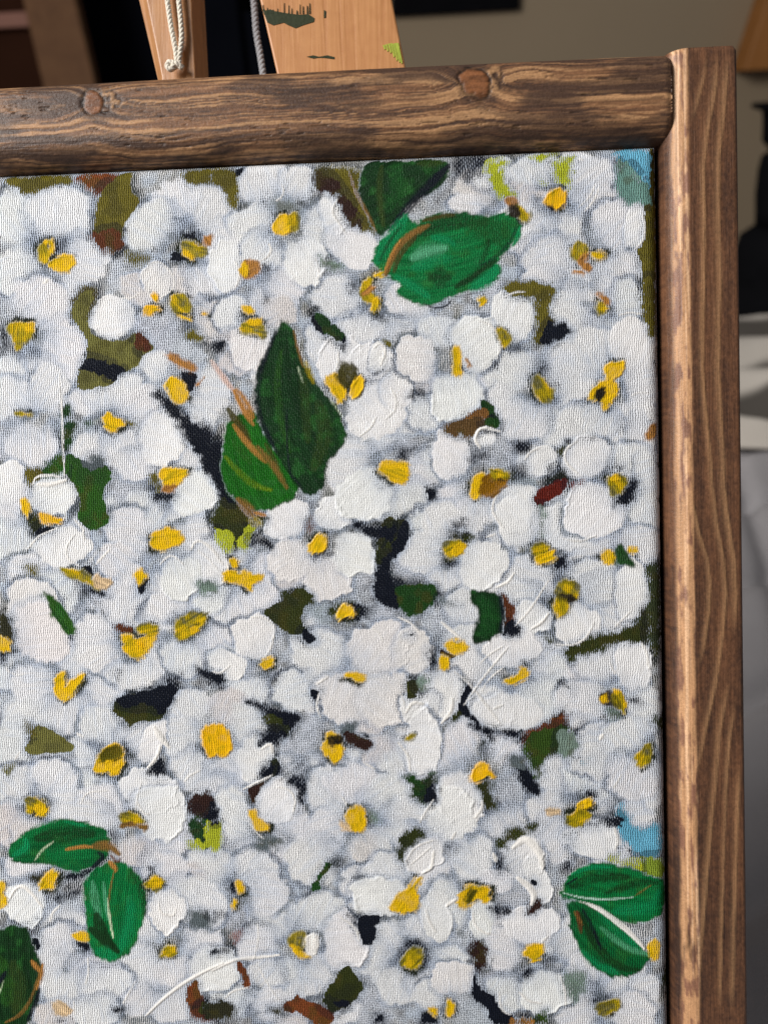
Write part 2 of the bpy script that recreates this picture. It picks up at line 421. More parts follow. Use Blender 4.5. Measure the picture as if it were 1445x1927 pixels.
FLOWERS = """
-1694 -237: -1799,-131,74,96,3,w -1675,-133,102,96,3,w -1610,-259,84,81,3,w -1797,-282,74,81,3,w -1699,-353,90,78,3,w
-1827 -462: -1746,-382,96,90,3,w -1689,-505,81,87,-7,w -1778,-593,90,85,3,w -1862,-552,70,85,3,w -1856,-385,62,70,3,b
-1781 -691: -1834,-644,78,70,3,w -1724,-625,62,85,3,w -1784,-775,90,85,3,w -1854,-750,62,78,3,b
-1295 -233: -1239,-139,74,90,3,w -1344,-105,85,62,23,w -1415,-169,90,74,33,w -1219,-244,62,85,3,w -1488,-301,65,56,3,b -1320,-322,62,65,3,p -1403,-323,50,53,3,P -1244,-325,81,56,3,w
-1033 -177: -1085,-64,81,71,3,w -988,-76,53,62,3,w -1119,-181,71,68,3,w -939,-196,71,71,3,w -890,-153,46,65,13,s -843,-244,78,65,-17,s -1098,-256,68,62,3,w -978,-283,65,71,3,s -882,-316,74,59,-17,b
-1137 -299: -1072,-383,78,59,3,w -1205,-289,53,81,3,s -1033,-340,70,56,3,w -1185,-372,56,40,3,b
-1338 -399: -1401,-454,81,74,3,b -1444,-352,74,46,-17,p -1539,-425,71,68,-7,s -1248,-434,71,68,3,p -1334,-501,74,40,-17,b
-1127 -466: -1186,-424,62,56,3,w -1065,-428,65,46,3,p -1174,-529,70,74,3,p -1144,-515,62,71,3,P -1100,-576,43,78,-17,w
-790 -393: -884,-390,93,62,-7,w -703,-456,90,68,3,w -916,-463,65,53,3,b -811,-489,90,65,3,w -708,-515,62,53,3,w -625,-473,68,59,3,b
-867 -628: -932,-522,53,74,33,w -888,-568,62,78,3,s -799,-586,68,68,3,s -779,-560,28,46,-7,s -794,-705,90,81,3,s -733,-655,46,56,3,s -774,-795,93,62,3,b -697,-723,68,62,3,w
-578 -578: -672,-568,65,68,3,P -651,-632,53,40,3,p -603,-503,71,53,3,w -503,-533,74,84,3,s -495,-647,71,62,3,w -563,-675,78,78,3,s -652,-709,62,62,3,w -675,-398,85,62,3,w
-405 -166: -492,-112,74,68,3,p -432,-70,78,50,3,w -368,-117,78,71,3,p -522,-147,53,37,3,w
-281 -147: -330,-60,93,53,3,w -207,-87,90,84,3,w -158,-169,78,78,3,w -261,-238,99,84,3,w -362,-204,81,78,3,w -320,-293,78,65,3,w
-204 -305: -130,-228,78,78,3,w -65,-228,34,71,-2,s -291,-324,87,78,3,w -190,-386,96,78,3,w -106,-360,71,81,3,w -264,-427,87,62,3,w -321,-366,62,46,3,w
-162 -438: -90,-426,56,62,3,w -221,-487,93,56,3,w -113,-527,74,68,3,w -250,-457,62,62,3,w
-434 -516: -492,-463,68,53,3,b -470,-493,46,40,-37,b -408,-466,56,78,18,s -374,-438,46,53,3,w -424,-407,62,40,3,b
-326 -660: -406,-613,84,74,3,w -430,-701,62,71,3,w -296,-602,90,62,3,b -245,-603,87,78,3,w -269,-750,102,68,3,w -379,-747,81,68,3,w -239,-677,62,62,3,w
-151 -672: -193,-561,93,68,3,w -77,-550,65,81,3,s -57,-653,53,93,3,w -87,-755,81,68,3,w -197,-759,90,62,3,w -59,-815,46,78,3,w
-1353 -628: -1405,-582,81,56,-17,b -1420,-566,62,53,3,w -1269,-646,68,78,3,w -1295,-721,53,53,3,w -1319,-532,62,37,-17,b
-1544 -713: -1601,-659,68,50,3,w -1538,-638,93,56,13,w -1470,-678,78,62,23,w -1635,-756,46,68,3,b -1598,-788,68,59,3,w -1504,-783,84,74,3,w -1396,-763,68,87,-17,s -1460,-837,78,53,3,w
-1384 -877: -1343,-810,78,74,3,w -1508,-897,74,71,3,b -1464,-974,81,78,3,w -1312,-924,74,71,3,s -1387,-976,93,53,3,b -1341,-984,68,56,3,w -1558,-979,68,53,3,w
-1810 -966: -1859,-888,59,68,3,s -1848,-1004,68,65,3,w -1838,-942,56,68,3,w -1727,-922,81,68,3,s -1819,-1073,93,59,3,w -1709,-1076,81,68,3,s -1653,-1031,28,68,3,w
-1398 -1059: -1490,-1034,81,78,3,w -1313,-1053,71,68,3,w -1524,-1118,68,71,3,w -1376,-1121,68,53,3,b -1269,-1130,65,68,-27,s -1355,-1167,59,68,-17,s -1302,-1191,68,56,3,w
-1634 -1162: -1798,-1143,90,56,3,w -1845,-1119,62,62,3,b -1656,-1123,78,46,3,w -1722,-1206,84,62,3,w -1575,-1247,78,68,3,w -1630,-1277,62,62,3,b -1526,-1179,62,68,3,w
-1479 -1165: -1539,-1117,62,62,3,w -1426,-1204,65,71,3,w -1505,-1256,81,62,3,w -1380,-1235,65,62,3,w
-1885 -1335: -1802,-1243,90,81,3,P -1781,-1321,93,93,3,P -1856,-1429,93,62,3,w -1728,-1384,74,62,3,p
-1700 -1477: -1795,-1476,74,84,3,w -1642,-1393,71,53,3,w -1667,-1415,78,53,3,w -1615,-1509,74,74,3,w -1703,-1562,93,65,3,w -1609,-1571,78,62,3,b -1814,-1569,84,62,3,w -1868,-1522,53,93,3,b
-1500 -1348: -1609,-1339,71,74,3,w -1588,-1401,78,53,3,w -1536,-1263,90,62,3,b -1428,-1280,62,56,3,w -1424,-1396,84,68,3,w -1511,-1448,81,53,3,w -1386,-1435,78,46,3,b
-1336 -1312: -1396,-1250,74,53,3,w -1272,-1237,74,62,3,w -1228,-1314,74,87,3,w -1277,-1382,90,62,-7,w -1362,-1396,68,62,3,w -1231,-1421,62,40,-17,s
-1116 -1420: -1061,-1370,68,84,3,b -1152,-1346,68,74,3,s -1187,-1468,81,65,3,b -1224,-1421,68,62,3,w -1056,-1469,87,71,3,w -1157,-1499,78,46,3,w -1011,-1501,53,68,3,w
-1201 -1170: -1154,-1125,62,71,3,b -1222,-1101,62,53,3,w -1117,-1179,56,84,3,w -1226,-1238,78,68,3,w -1165,-1254,62,78,3,w -1271,-1207,62,62,3,w
-967 -1080: -1067,-1043,53,62,3,b -1051,-1006,71,71,3,s -1047,-1127,71,71,3,P -918,-998,62,51,-7,s -1025,-1158,78,53,3,p -942,-1182,78,68,3,P -860,-1111,65,68,3,s -829,-1184,37,62,3,b
-746 -878: -819,-794,93,59,3,w -866,-867,81,90,3,w -700,-827,68,40,3,b -823,-944,90,78,23,s -671,-887,78,68,3,w -718,-969,90,71,3,w -658,-948,68,68,3,b -626,-859,53,62,3,w
-486 -922: -581,-845,56,74,3,s -590,-904,68,68,3,b -477,-833,93,71,3,b -494,-791,34,37,33,s -389,-835,78,50,-7,b -360,-880,78,43,3,b -345,-859,56,46,3,s -569,-979,71,71,3,w -503,-1018,87,68,3,w -409,-991,65,71,3,s -397,-917,53,19,-12,g
-579 -1099: -668,-1075,62,93,3,w -677,-1142,90,68,3,b -662,-1112,81,62,-7,w -615,-1031,62,62,3,w -506,-1145,71,74,3,s -574,-1189,81,46,3,w -453,-1116,68,78,3,w
-332 -1122: -400,-1058,68,74,3,b -400,-1028,62,81,3,s -275,-1046,87,71,3,s -232,-1121,78,78,3,w -381,-1193,90,74,3,w -425,-1207,71,78,3,w -262,-1180,68,68,3,b
-119 -938: -96,-872,87,65,3,w -208,-855,71,59,3,s -251,-972,87,68,3,w -186,-1003,93,78,3,s -69,-1006,68,84,3,w -46,-918,43,71,3,w -258,-920,56,37,3,b
-137 -1130: -172,-1063,93,62,3,w -71,-1124,68,78,3,w -203,-1136,68,62,3,w -101,-1198,81,62,3,w
-274 -1247: -366,-1208,93,84,3,w -360,-1298,62,46,-17,s -389,-1252,68,62,3,w -204,-1211,87,71,3,w -146,-1257,93,87,3,w -87,-1228,53,93,3,s -147,-1316,78,53,3,w -243,-1322,65,68,-17,s
-891 -1278: -831,-1275,93,62,-17,b -786,-1298,71,53,-17,b -960,-1280,68,65,3,g -908,-1342,84,53,3,b -984,-1348,62,62,3,w
-866 -1457: -985,-1364,84,78,3,b -956,-1410,87,81,3,w -1034,-1500,74,65,3,w -803,-1381,90,78,3,P -705,-1390,62,68,3,P -835,-1457,78,53,3,p -890,-1517,96,81,3,P -769,-1526,90,81,3,P -838,-1579,71,53,3,p
-601 -1407: -621,-1301,78,56,3,b -561,-1279,53,62,3,w -584,-1324,71,46,-17,b -670,-1489,62,71,3,w -618,-1505,68,81,23,s -686,-1550,62,56,3,s -547,-1355,68,37,3,w
-418 -1470: -489,-1401,99,65,23,w -542,-1446,62,65,3,w -429,-1387,84,56,3,s -340,-1411,84,74,3,w -297,-1464,62,68,3,w -357,-1538,99,78,3,w -484,-1552,78,68,-7,s -432,-1568,108,56,-7,s -536,-1521,62,62,3,b
-143 -1538: -208,-1450,81,68,3,w -164,-1435,93,62,3,w -90,-1444,56,78,3,s -70,-1556,56,81,3,w -224,-1540,81,71,3,w -152,-1638,93,62,3,w -64,-1647,46,62,3,w -233,-1630,71,62,3,w
-1277 -1636: -1344,-1558,78,74,3,w -1235,-1552,84,62,3,p -1183,-1606,68,78,3,w -1370,-1635,62,68,3,w -1334,-1728,84,68,3,w -1225,-1729,87,74,3,w -1163,-1699,56,78,-17,s -1259,-1806,93,62,3,w -1274,-1791,78,62,3,w
-1582 -1696: -1685,-1695,78,71,3,w -1595,-1602,87,68,3,w -1494,-1634,71,68,3,w -1464,-1650,34,74,-27,s -1521,-1727,78,53,3,b -1648,-1773,90,62,3,w -1547,-1797,93,65,3,w -1865,-1647,78,84,3,w -1756,-1710,71,68,3,w
-936 -1654: -1022,-1608,93,62,3,b -1016,-1677,84,68,3,b -871,-1663,46,46,3,w -980,-1746,78,68,3,w -903,-1747,90,62,3,w -827,-1732,78,62,3,w -1071,-1730,62,53,3,w
-779 -1633: -824,-1609,68,62,3,b -795,-1671,71,62,3,p -718,-1626,62,78,3,w -681,-1656,53,93,-7,s -751,-1717,74,62,3,w -706,-1763,68,62,3,w
-518 -1741: -599,-1657,71,84,3,w -568,-1642,71,78,3,w -457,-1673,62,71,3,w -578,-1733,71,68,3,b -436,-1780,78,68,3,b -572,-1810,71,78,3,s -393,-1841,87,68,3,b -439,-1902,84,78,3,w -521,-1901,84,62,3,b
-241 -1857: -287,-1750,78,78,3,w -213,-1766,84,71,3,w -155,-1797,81,81,3,w -96,-1842,68,81,3,w -333,-1856,68,68,3,w -312,-1932,71,78,3,w -208,-1925,81,62,3,s -157,-1963,68,56,3,w
-65 -1692: -167,-1676,87,84,3,w -108,-1646,71,68,3,w -44,-1767,43,93,3,w -95,-1752,78,78,3,w -212,-1690,68,68,3,w
-1805 -1835: -1870,-1772,78,71,3,w -1758,-1757,78,68,3,w -1729,-1835,78,68,3,w -1890,-1882,62,68,3,p -1827,-1913,68,53,3,p
-1523 -1875: -1603,-1836,84,68,3,w -1651,-1867,68,62,3,w -1476,-1790,93,74,3,s -1447,-1852,84,87,3,s -1402,-1914,71,78,3,w -1513,-1953,71,56,3,p -1436,-1992,78,68,3,w
-1153 -1884: -1229,-1853,71,84,3,w -1105,-1822,71,68,3,s -1208,-1946,68,56,3,b -1076,-1915,62,87,3,w -1139,-1962,84,46,3,w -1044,-1854,53,93,3,w
-873 -1870: -951,-1808,74,93,3,w -874,-1777,93,68,3,w -783,-1809,74,71,3,w -739,-1870,71,71,3,w -953,-1900,74,68,3,w -832,-1947,87,62,3,p -924,-1962,78,68,3,b -771,-1947,71,68,3,w -1002,-1993,78,78,3,w
-664 -1901: -696,-1947,71,62,3,w -610,-1855,81,84,3,s -620,-1962,84,71,3,w -545,-1978,78,68,3,w -681,-1970,62,53,33,s
-737 -2101: -850,-2055,78,68,3,w -805,-2101,93,68,3,s -788,-2024,84,56,3,w -668,-2054,68,78,3,w -655,-2147,46,84,3,s -746,-2178,84,53,3,w -837,-2147,71,62,3,w
-548 -2093: -591,-2024,84,46,3,b -616,-2116,62,84,3,w -442,-2093,71,59,3,b -411,-1993,71,84,3,w -388,-1963,34,71,23,s -367,-2054,37,68,18,s -526,-2154,34,62,-7,s -580,-2193,68,62,3,b -487,-2054,62,40,3,w
-381 -2261: -459,-2192,84,62,3,w -384,-2177,78,56,3,s -325,-2223,71,68,3,w -461,-2254,71,68,3,w -296,-2299,71,71,3,b -470,-2346,78,71,3,b -448,-2377,71,62,3,w -350,-2369,78,65,3,s -265,-2222,62,78,3,w
-726 -2271: -793,-2209,84,71,3,w -686,-2193,71,53,3,w -641,-2239,71,68,3,b -840,-2271,68,71,3,w -620,-2301,71,62,3,w -750,-2348,90,62,3,w -674,-2348,71,62,3,w -842,-2365,78,62,3,b
-1039 -2233: -1114,-2164,90,78,3,w -990,-2148,84,74,3,w -916,-2225,68,87,3,s -1163,-2242,71,71,3,w -1073,-2335,93,71,3,w -964,-2303,87,71,3,w -1150,-2336,68,71,3,w -1027,-2382,84,46,3,w
-1228 -2070: -1296,-2008,84,68,3,w -1172,-2024,78,68,3,w -1143,-2086,71,68,3,w -1299,-2102,71,68,3,w -1238,-2148,62,53,3,b -1359,-2055,68,78,3,p
-1432 -2254: -1394,-2164,78,68,3,b -1489,-2180,68,68,3,w -1334,-2227,78,68,3,w -1508,-2291,78,71,3,w -1415,-2322,90,62,3,w -1305,-2305,74,68,3,s -1543,-2386,84,68,3,w -1418,-2416,87,53,3,w -1322,-2368,78,53,3,w
-1777 -2047: -1830,-1992,87,53,3,w -1864,-2055,68,62,3,b -1851,-2118,71,68,-17,s -1739,-2118,71,53,3,b -1780,-2150,71,56,3,b -1742,-2181,68,68,3,w
-1469 -2055: -1421,-2024,68,62,3,w -1377,-2102,84,78,3,w -1432,-2133,62,68,3,s -1455,-2118,53,46,3,b -1322,-2117,62,78,3,w
-1688 -2236: -1744,-2244,78,71,3,w -1794,-2292,62,84,3,w -1652,-2323,84,68,3,w -1733,-2371,84,68,3,w -1621,-2354,78,62,3,w -1768,-2451,68,53,3,p -1655,-2434,78,53,3,w
-179 -2406: -252,-2345,68,68,3,w -133,-2329,84,71,3,w -75,-2390,53,78,3,w -254,-2422,71,62,3,w -120,-2421,78,62,3,w -222,-2299,62,53,3,w
-600 -2417: -606,-2332,62,59,-17,P -584,-2386,87,62,3,b -555,-2440,93,53,3,b -660,-2379,62,53,3,w
-1200 -2438: -1245,-2399,84,68,3,w -1137,-2414,87,62,3,w -1198,-2367,78,53,3,b -1091,-2445,68,53,3,p -967,-2428,93,46,3,w -860,-2435,84,46,3,b
"""
GAPS = """
ol 1 s: -1825 -11 -1635 -15 -1644 -43 -1687 -41 -1704 -53 -1769 -67 -1786 -54 -1824 -44
ru 1 s: -1635 -15 -1498 -16 -1504 -49 -1551 -72 -1577 -63 -1610 -45
ol 1 h: -1556 -72 -1494 -17 -1469 -18 -1475 -67 -1442 -93 -1486 -149 -1502 -194 -1495 -231 -1531 -230 -1557 -221 -1581 -195 -1571 -133
br .7 s: -1577 -195 -1517 -177 -1501 -210 -1506 -227 -1540 -246 -1581 -203
ol 1 s: -1317 -16 -1235 -16 -1236 -59 -1310 -62
ol .55 s: -1493 -236 -1430 -246 -1414 -268 -1473 -278 -1494 -260
ol2 .9 s: -1656 -371 -1629 -334 -1586 -336 -1579 -361 -1602 -425 -1658 -423
nv .9 s: -1322 -193 -1293 -190 -1281 -219 -1319 -209
nv 1 h: -1358 -249 -1328 -250 -1299 -272 -1354 -270
nv .8 s: -1731 -193 -1684 -199 -1681 -232 -1698 -236
ol 1 s: -1235 -11 -1170 -14 -1169 -71 -1173 -128 -1188 -119 -1207 -65 -1236 -60
nv 1 h: -1170 -16 -1145 -17 -1160 -43
ol 1 s: -952 -23 -803 -42 -821 -82 -767 -226 -803 -209 -844 -195 -871 -120 -912 -86 -949 -84
br2 1 s: -948 -44 -911 -53 -863 -125 -824 -195 -853 -200 -872 -136 -908 -86 -945 -93
gg .8 s: -950 -264 -876 -300 -885 -310 -934 -312
gy .6 s: -1070 -104 -992 -123 -988 -160 -1063 -149
nv .5 s: -1104 -283 -1080 -292 -1084 -308 -1105 -307
nv .6 s: -861 -345 -828 -351 -828 -379 -857 -378
nv .5 s: -563 -3 -462 -4 -467 -72 -516 -86 -564 -68
ol 1 h: -37 -178 -43 -162 -25 -11 -5 -4 -9 -422 -46 -420 -45 -346 -65 -293 -40 -282
ol 1 s: -124 -7 -68 -5 -89 -32
cy .8 s: -121 -39 -80 -9 -21 -19 -30 -119 -42 -124 -73 -81 -89 -68
cg .75 s: -117 -43 -81 -65 -34 -126 -31 -167 -110 -163
li .9 s: -470 -27 -397 -27 -434 -65 -395 -127 -407 -135 -444 -117 -467 -56
li .85 s: -357 -24 -272 -8 -280 -28 -337 -39
li .85 s: -285 -40 -232 -22 -229 -50 -254 -121 -266 -117 -281 -68
li .5 s: -330 -74 -322 -78 -306 -99 -326 -98
ol 1 s: -420 -373 -355 -365 -287 -390 -291 -414 -417 -407
ol 1 s: -416 -375 -368 -385 -351 -365 -287 -388 -291 -400 -308 -440 -300 -468 -236 -503 -237 -511 -298 -538 -350 -540 -333 -488 -336 -431 -360 -397 -416 -387
nv 1 s: -297 -485 -272 -486 -236 -509 -289 -534 -322 -537
ol 1 s: -42 -377 -10 -378 -12 -555 -36 -498 -47 -465 -51 -437
dg 1 h: -496 -686 -459 -708 -448 -770 -481 -765 -492 -727
tn 1 s: -554 -742 -496 -707 -483 -765 -518 -788 -580 -778 -579 -758
nv .7 s: -331 -593 -315 -594 -323 -626 -348 -629
nv .6 s: -461 -585 -449 -586 -453 -606
nv .5 s: -415 -530 -375 -543 -395 -559 -428 -558
ol3 1 h: -1657 -401 -1621 -348 -1587 -350 -1600 -374 -1611 -441 -1600 -474 -1511 -498 -1467 -462 -1417 -514 -1443 -525 -1470 -566 -1513 -577 -1545 -614 -1570 -618 -1639 -628 -1642 -586 -1610 -528 -1608 -470 -1641 -431
br .6 s: -1467 -470 -1450 -475 -1443 -509 -1460 -517
nv .6 s: -1628 -540 -1568 -555 -1509 -578 -1527 -598 -1590 -567 -1628 -553
nv .8 s: -1417 -626 -1379 -648 -1305 -734 -1257 -727 -1259 -812 -1299 -811 -1345 -766 -1360 -724 -1397 -685 -1422 -655
dg 1 s: -1692 -664 -1662 -661 -1672 -703 -1689 -702
dg 1 s: -1690 -711 -1651 -716 -1643 -731 -1670 -766 -1684 -801 -1697 -801
ol .9 s: -1509 -714 -1473 -725 -1476 -736 -1510 -730
ol 1 s: -1318 -463 -1272 -489 -1285 -497 -1315 -488
nv .5 s: -1865 -432 -1840 -449 -1829 -509 -1869 -520
dg .6 s: -1626 -721 -1578 -718 -1617 -734
nv 1 h: -1348 -587 -1301 -584 -1302 -630 -1328 -642
nv 1 h: -963 -434 -946 -447 -927 -489 -939 -492 -963 -459
dg 1 h: -958 -426 -938 -439 -869 -499 -873 -515 -894 -515 -931 -484
ol 1 s: -770 -515 -741 -520 -750 -538
nv .7 s: -707 -664 -651 -642 -652 -687 -699 -685
nv .9 s: -1247 -494 -1211 -492 -1212 -525 -1234 -536 -1250 -515
nv .7 s: -894 -519 -865 -515 -874 -544 -890 -539
nv .6 s: -813 -608 -767 -593 -738 -573 -739 -602 -789 -615
nv .6 s: -797 -440 -756 -441 -756 -462 -793 -460
nv .5 s: -1086 -380 -1070 -393 -1100 -413 -1103 -392
nv .5 s: -1167 -414 -1146 -428 -1164 -456 -1172 -443
gr 1 h: -1688 -806 -1657 -815 -1626 -843 -1567 -835 -1555 -876 -1584 -919 -1572 -982 -1559 -991 -1592 -1023 -1633 -1022 -1663 -993 -1646 -949 -1656 -904 -1686 -872
gr .9 s: -1735 -827 -1688 -806 -1689 -872 -1782 -874 -1809 -858 -1745 -853
ol .6 s: -1809 -856 -1763 -861 -1787 -896 -1801 -892
nv .85 s: -1337 -780 -1228 -783 -1232 -914 -1251 -896 -1290 -860 -1297 -812
ol4 1 s: -1268 -1002 -1233 -972 -1236 -1064 -1255 -1033
nv .75 s: -1440 -923 -1368 -924 -1378 -951 -1427 -952
dol 1 s: -1804 -972 -1768 -982 -1764 -1017 -1788 -1035 -1800 -999
nv 1 h: -1788 -1039 -1765 -1022 -1717 -1014 -1724 -1025
ol .8 s: -1447 -865 -1415 -861 -1408 -919 -1431 -918
nv 1 h: -1646 -1136 -1621 -1130 -1617 -1163 -1638 -1158
nv .9 s: -1657 -1185 -1629 -1185 -1589 -1199 -1601 -1222
nv 1 h: -1497 -1165 -1452 -1171 -1457 -1184 -1477 -1217 -1485 -1206
gg .8 s: -1322 -1178 -1251 -1183 -1252 -1223 -1301 -1222
ol .6 s: -1819 -1119 -1773 -1124 -1783 -1151 -1824 -1146
gg .5 s: -1772 -1214 -1744 -1210 -1749 -1229
dgy .7 s: -1625 -807 -1562 -818 -1568 -840 -1626 -843
dol 1 s: -1265 -997 -1246 -980 -1236 -914 -1197 -959 -1109 -992 -1114 -1027 -1163 -1035 -1202 -1118 -1218 -1065 -1266 -1024
li .8 s: -1266 -1046 -1230 -1042 -1205 -1091 -1224 -1109 -1241 -1086
li .9 s: -1191 -1070 -1154 -1031 -1160 -1066 -1183 -1101
nv .9 s: -1258 -782 -1227 -783 -1234 -848 -1197 -959 -1236 -928 -1261 -887
dol 1 h: -762 -1004 -736 -1020 -706 -1021 -711 -1084 -770 -1140 -791 -1144 -800 -1126 -789 -1039
nv 1 s: -859 -1024 -798 -1038 -750 -1048 -755 -1066 -803 -1065 -850 -1042
nv 1 h: -719 -1023 -706 -1023 -712 -1093 -770 -1144 -757 -1179 -750 -1246 -803 -1245 -801 -1165 -783 -1144 -747 -1092
dg 1 h: -753 -1201 -684 -1220 -634 -1203 -635 -1248 -755 -1246
dol 1 s: -1076 -1226 -1022 -1205 -983 -1228 -983 -1246 -1076 -1244
nv .6 s: -1160 -1066 -1115 -1054 -1085 -1085 -1094 -1102 -1121 -1089
nv .55 s: -753 -817 -625 -808 -705 -827 -711 -875
nv .5 s: -794 -882 -764 -908 -764 -926 -794 -908
nv 1 s: -660 -911 -628 -942 -628 -964 -652 -965
nv .6 s: -982 -1052 -930 -1053 -940 -1114 -980 -1127
br .4 s: -999 -1003 -977 -1008 -978 -1043 -996 -1047
br3 1 s: -600 -758 -488 -744 -488 -765 -523 -790 -601 -779
dg 1 h: -488 -744 -458 -744 -445 -766 -480 -765
nv .7 s: -412 -793 -348 -821 -383 -854 -404 -832
dol 1 s: -288 -831 -245 -806 -267 -844 -276 -853
dol 1 s: -320 -920 -277 -887 -256 -913 -265 -926
ma 1 h: -359 -967 -333 -942 -277 -913 -260 -918 -265 -948 -317 -972 -338 -989
ma .6 s: -260 -935 -222 -923 -226 -933
nv .85 s: -142 -985 -120 -955 -69 -909 -70 -969 -108 -994
nv 1 s: -302 -1137 -272 -1129 -273 -1155 -299 -1167
dol 1 s: -585 -1062 -550 -1054 -529 -1071 -551 -1088 -560 -1075 -577 -1079
dol .9 s: -43 -1168 -17 -1143 -14 -1203 -48 -1194
gg .5 s: -351 -997 -317 -998 -323 -1084 -348 -1075
nv .5 s: -533 -829 -481 -826 -486 -856 -529 -868
nv .5 s: -422 -879 -370 -872 -376 -919 -418 -918
nv .55 s: -319 -877 -285 -865 -294 -895 -315 -899
nv .5 s: -157 -877 -107 -874 -107 -896 -153 -894
nv .55 s: -617 -1118 -574 -1123 -583 -1157 -617 -1148
nv .5 s: -589 -1022 -528 -1024 -533 -1045 -581 -1049
nv .4 s: -258 -802 -169 -804 -165 -813 -254 -810
dgx 1 s: -1898 -1270 -1879 -1270 -1859 -1329 -1869 -1369 -1902 -1369
nv 1 s: -1902 -1374 -1884 -1378 -1889 -1405 -1903 -1410
dol 1 h: -1578 -1549 -1550 -1509 -1472 -1496 -1372 -1475 -1415 -1546 -1439 -1582 -1484 -1581 -1526 -1603 -1543 -1576
nv 1 s: -1559 -1518 -1472 -1496 -1381 -1475 -1424 -1550 -1460 -1528 -1514 -1532
ol3 1 h: -1832 -1651 -1804 -1596 -1772 -1597 -1687 -1652 -1702 -1670 -1761 -1676 -1785 -1680 -1830 -1676
nv .9 s: -1334 -1422 -1259 -1449 -1248 -1454 -1249 -1485 -1322 -1453
nv .6 s: -1412 -1461 -1362 -1439 -1377 -1475 -1413 -1474
nv .6 s: -1604 -1234 -1578 -1266 -1583 -1279 -1605 -1270
br .9 s: -1556 -1302 -1511 -1307 -1498 -1330 -1543 -1325
nv .6 s: -1393 -1276 -1352 -1274 -1357 -1283 -1393 -1285
nv .6 s: -1602 -1190 -1634 -1185 -1602 -1185 -1594 -1212 -1603 -1221
nv .4 s: -1566 -1446 -1542 -1428 -1543 -1455 -1558 -1491
nv .5 s: -1698 -1331 -1671 -1318 -1676 -1354 -1695 -1349
ol .5 s: -1845 -1573 -1809 -1587 -1819 -1628 -1837 -1601
dol 1 h: -1126 -1274 -1076 -1243 -1018 -1205 -983 -1232 -1024 -1275 -1008 -1329 -968 -1351 -1000 -1369 -1012 -1337 -1034 -1337 -1083 -1323 -1100 -1292
nv 1 s: -1012 -1329 -968 -1347 -1000 -1371
dol 1 s: -935 -1264 -891 -1247 -851 -1252 -857 -1300 -888 -1313 -923 -1295
nv 1 h: -802 -1200 -749 -1201 -733 -1258 -751 -1273 -803 -1244
dg 1 h: -749 -1201 -634 -1203 -634 -1242 -681 -1290 -716 -1285 -742 -1258
nv 1 s: -1200 -1526 -1147 -1531 -1085 -1558 -1023 -1572 -1064 -1617 -1074 -1630 -1121 -1580 -1143 -1549
dol 1 s: -1130 -1562 -1064 -1621 -1074 -1630 -1122 -1612
nv .7 s: -1145 -1629 -1096 -1621 -1092 -1653 -1146 -1653
nv 1 h: -999 -1506 -966 -1498 -973 -1515 -982 -1531
dol 1 h: -729 -1474 -685 -1470 -691 -1518 -722 -1536
gg .7 s: -690 -1465 -646 -1470 -682 -1519
nv .8 s: -661 -1373 -637 -1378 -639 -1466 -658 -1431
dgy 1 s: -913 -1609 -864 -1583 -874 -1632 -883 -1645 -905 -1631
br2 1 s: -892 -1636 -856 -1627 -826 -1655 -892 -1655
nv .6 s: -1109 -1451 -1055 -1425 -1073 -1443 -1106 -1496 -1123 -1500
nv .5 s: -891 -1264 -803 -1253 -804 -1279 -852 -1300
nv 1 h: -726 -1346 -700 -1338 -700 -1351
nv .6 s: -1279 -1449 -1234 -1445 -1239 -1490 -1275 -1476
br 1 s: -459 -1227 -429 -1249 -408 -1280 -426 -1297 -418 -1323 -448 -1349 -443 -1288
nv 1 s: -431 -1323 -401 -1330 -410 -1354 -440 -1349
dol 1 s: -277 -1391 -208 -1353 -97 -1341 -57 -1273 -36 -1273 -42 -1372 -63 -1374 -140 -1375 -183 -1401 -239 -1409 -256 -1426 -273 -1413
dol .9 s: -345 -1357 -311 -1368 -320 -1379
ed 1 s: -43 -1169 -7 -1170 -11 -1412 -30 -1412 -42 -1372 -40 -1256
nv 1 h: -560 -1492 -531 -1484 -556 -1536 -561 -1549 -518 -1603 -548 -1580 -583 -1575
br 1 s: -358 -1617 -315 -1587 -284 -1552 -276 -1600 -268 -1618
br2 1 h: -623 -1390 -610 -1395 -575 -1404 -610 -1417 -623 -1410
dol 1 s: -596 -1580 -570 -1571 -601 -1602 -628 -1615
nv .6 s: -321 -1464 -253 -1496 -258 -1513 -296 -1491
nv .5 s: -394 -1420 -376 -1424 -381 -1450 -394 -1442
nv .5 s: -347 -1246 -300 -1242 -309 -1268 -343 -1263
nv .6 s: -108 -1528 -65 -1533 -61 -1555 -108 -1545
gg .6 s: -168 -1545 -117 -1558 -122 -1589 -160 -1588
dgy .6 s: -620 -1241 -572 -1255 -564 -1268 -612 -1272
ol3 .8 s: -1906 -1724 -1855 -1702 -1889 -1745
br2 1 s: -1355 -1800 -1292 -1782 -1289 -1836 -1278 -1868 -1308 -1879 -1357 -1859
gr2 1 s: -1353 -1863 -1308 -1877 -1304 -1954 -1315 -1972 -1364 -1917
li .95 s: -1308 -1890 -1267 -1873 -1269 -1936 -1284 -1985 -1301 -1936
li .5 s: -1377 -1926 -1350 -1931 -1315 -1967 -1365 -1954
nv .75 s: -1489 -1736 -1442 -1687 -1421 -1723 -1417 -1750 -1476 -1741
nv .7 s: -1789 -1802 -1757 -1816 -1762 -1830 -1790 -1821
nv .7 s: -1555 -1659 -1532 -1663 -1535 -1691 -1551 -1681
dgx .9 s: -1839 -2035 -1807 -2035 -1769 -2008 -1765 -2035 -1813 -2067
nv 1 s: -1752 -2040 -1631 -1999 -1603 -1990 -1631 -2022 -1743 -2051
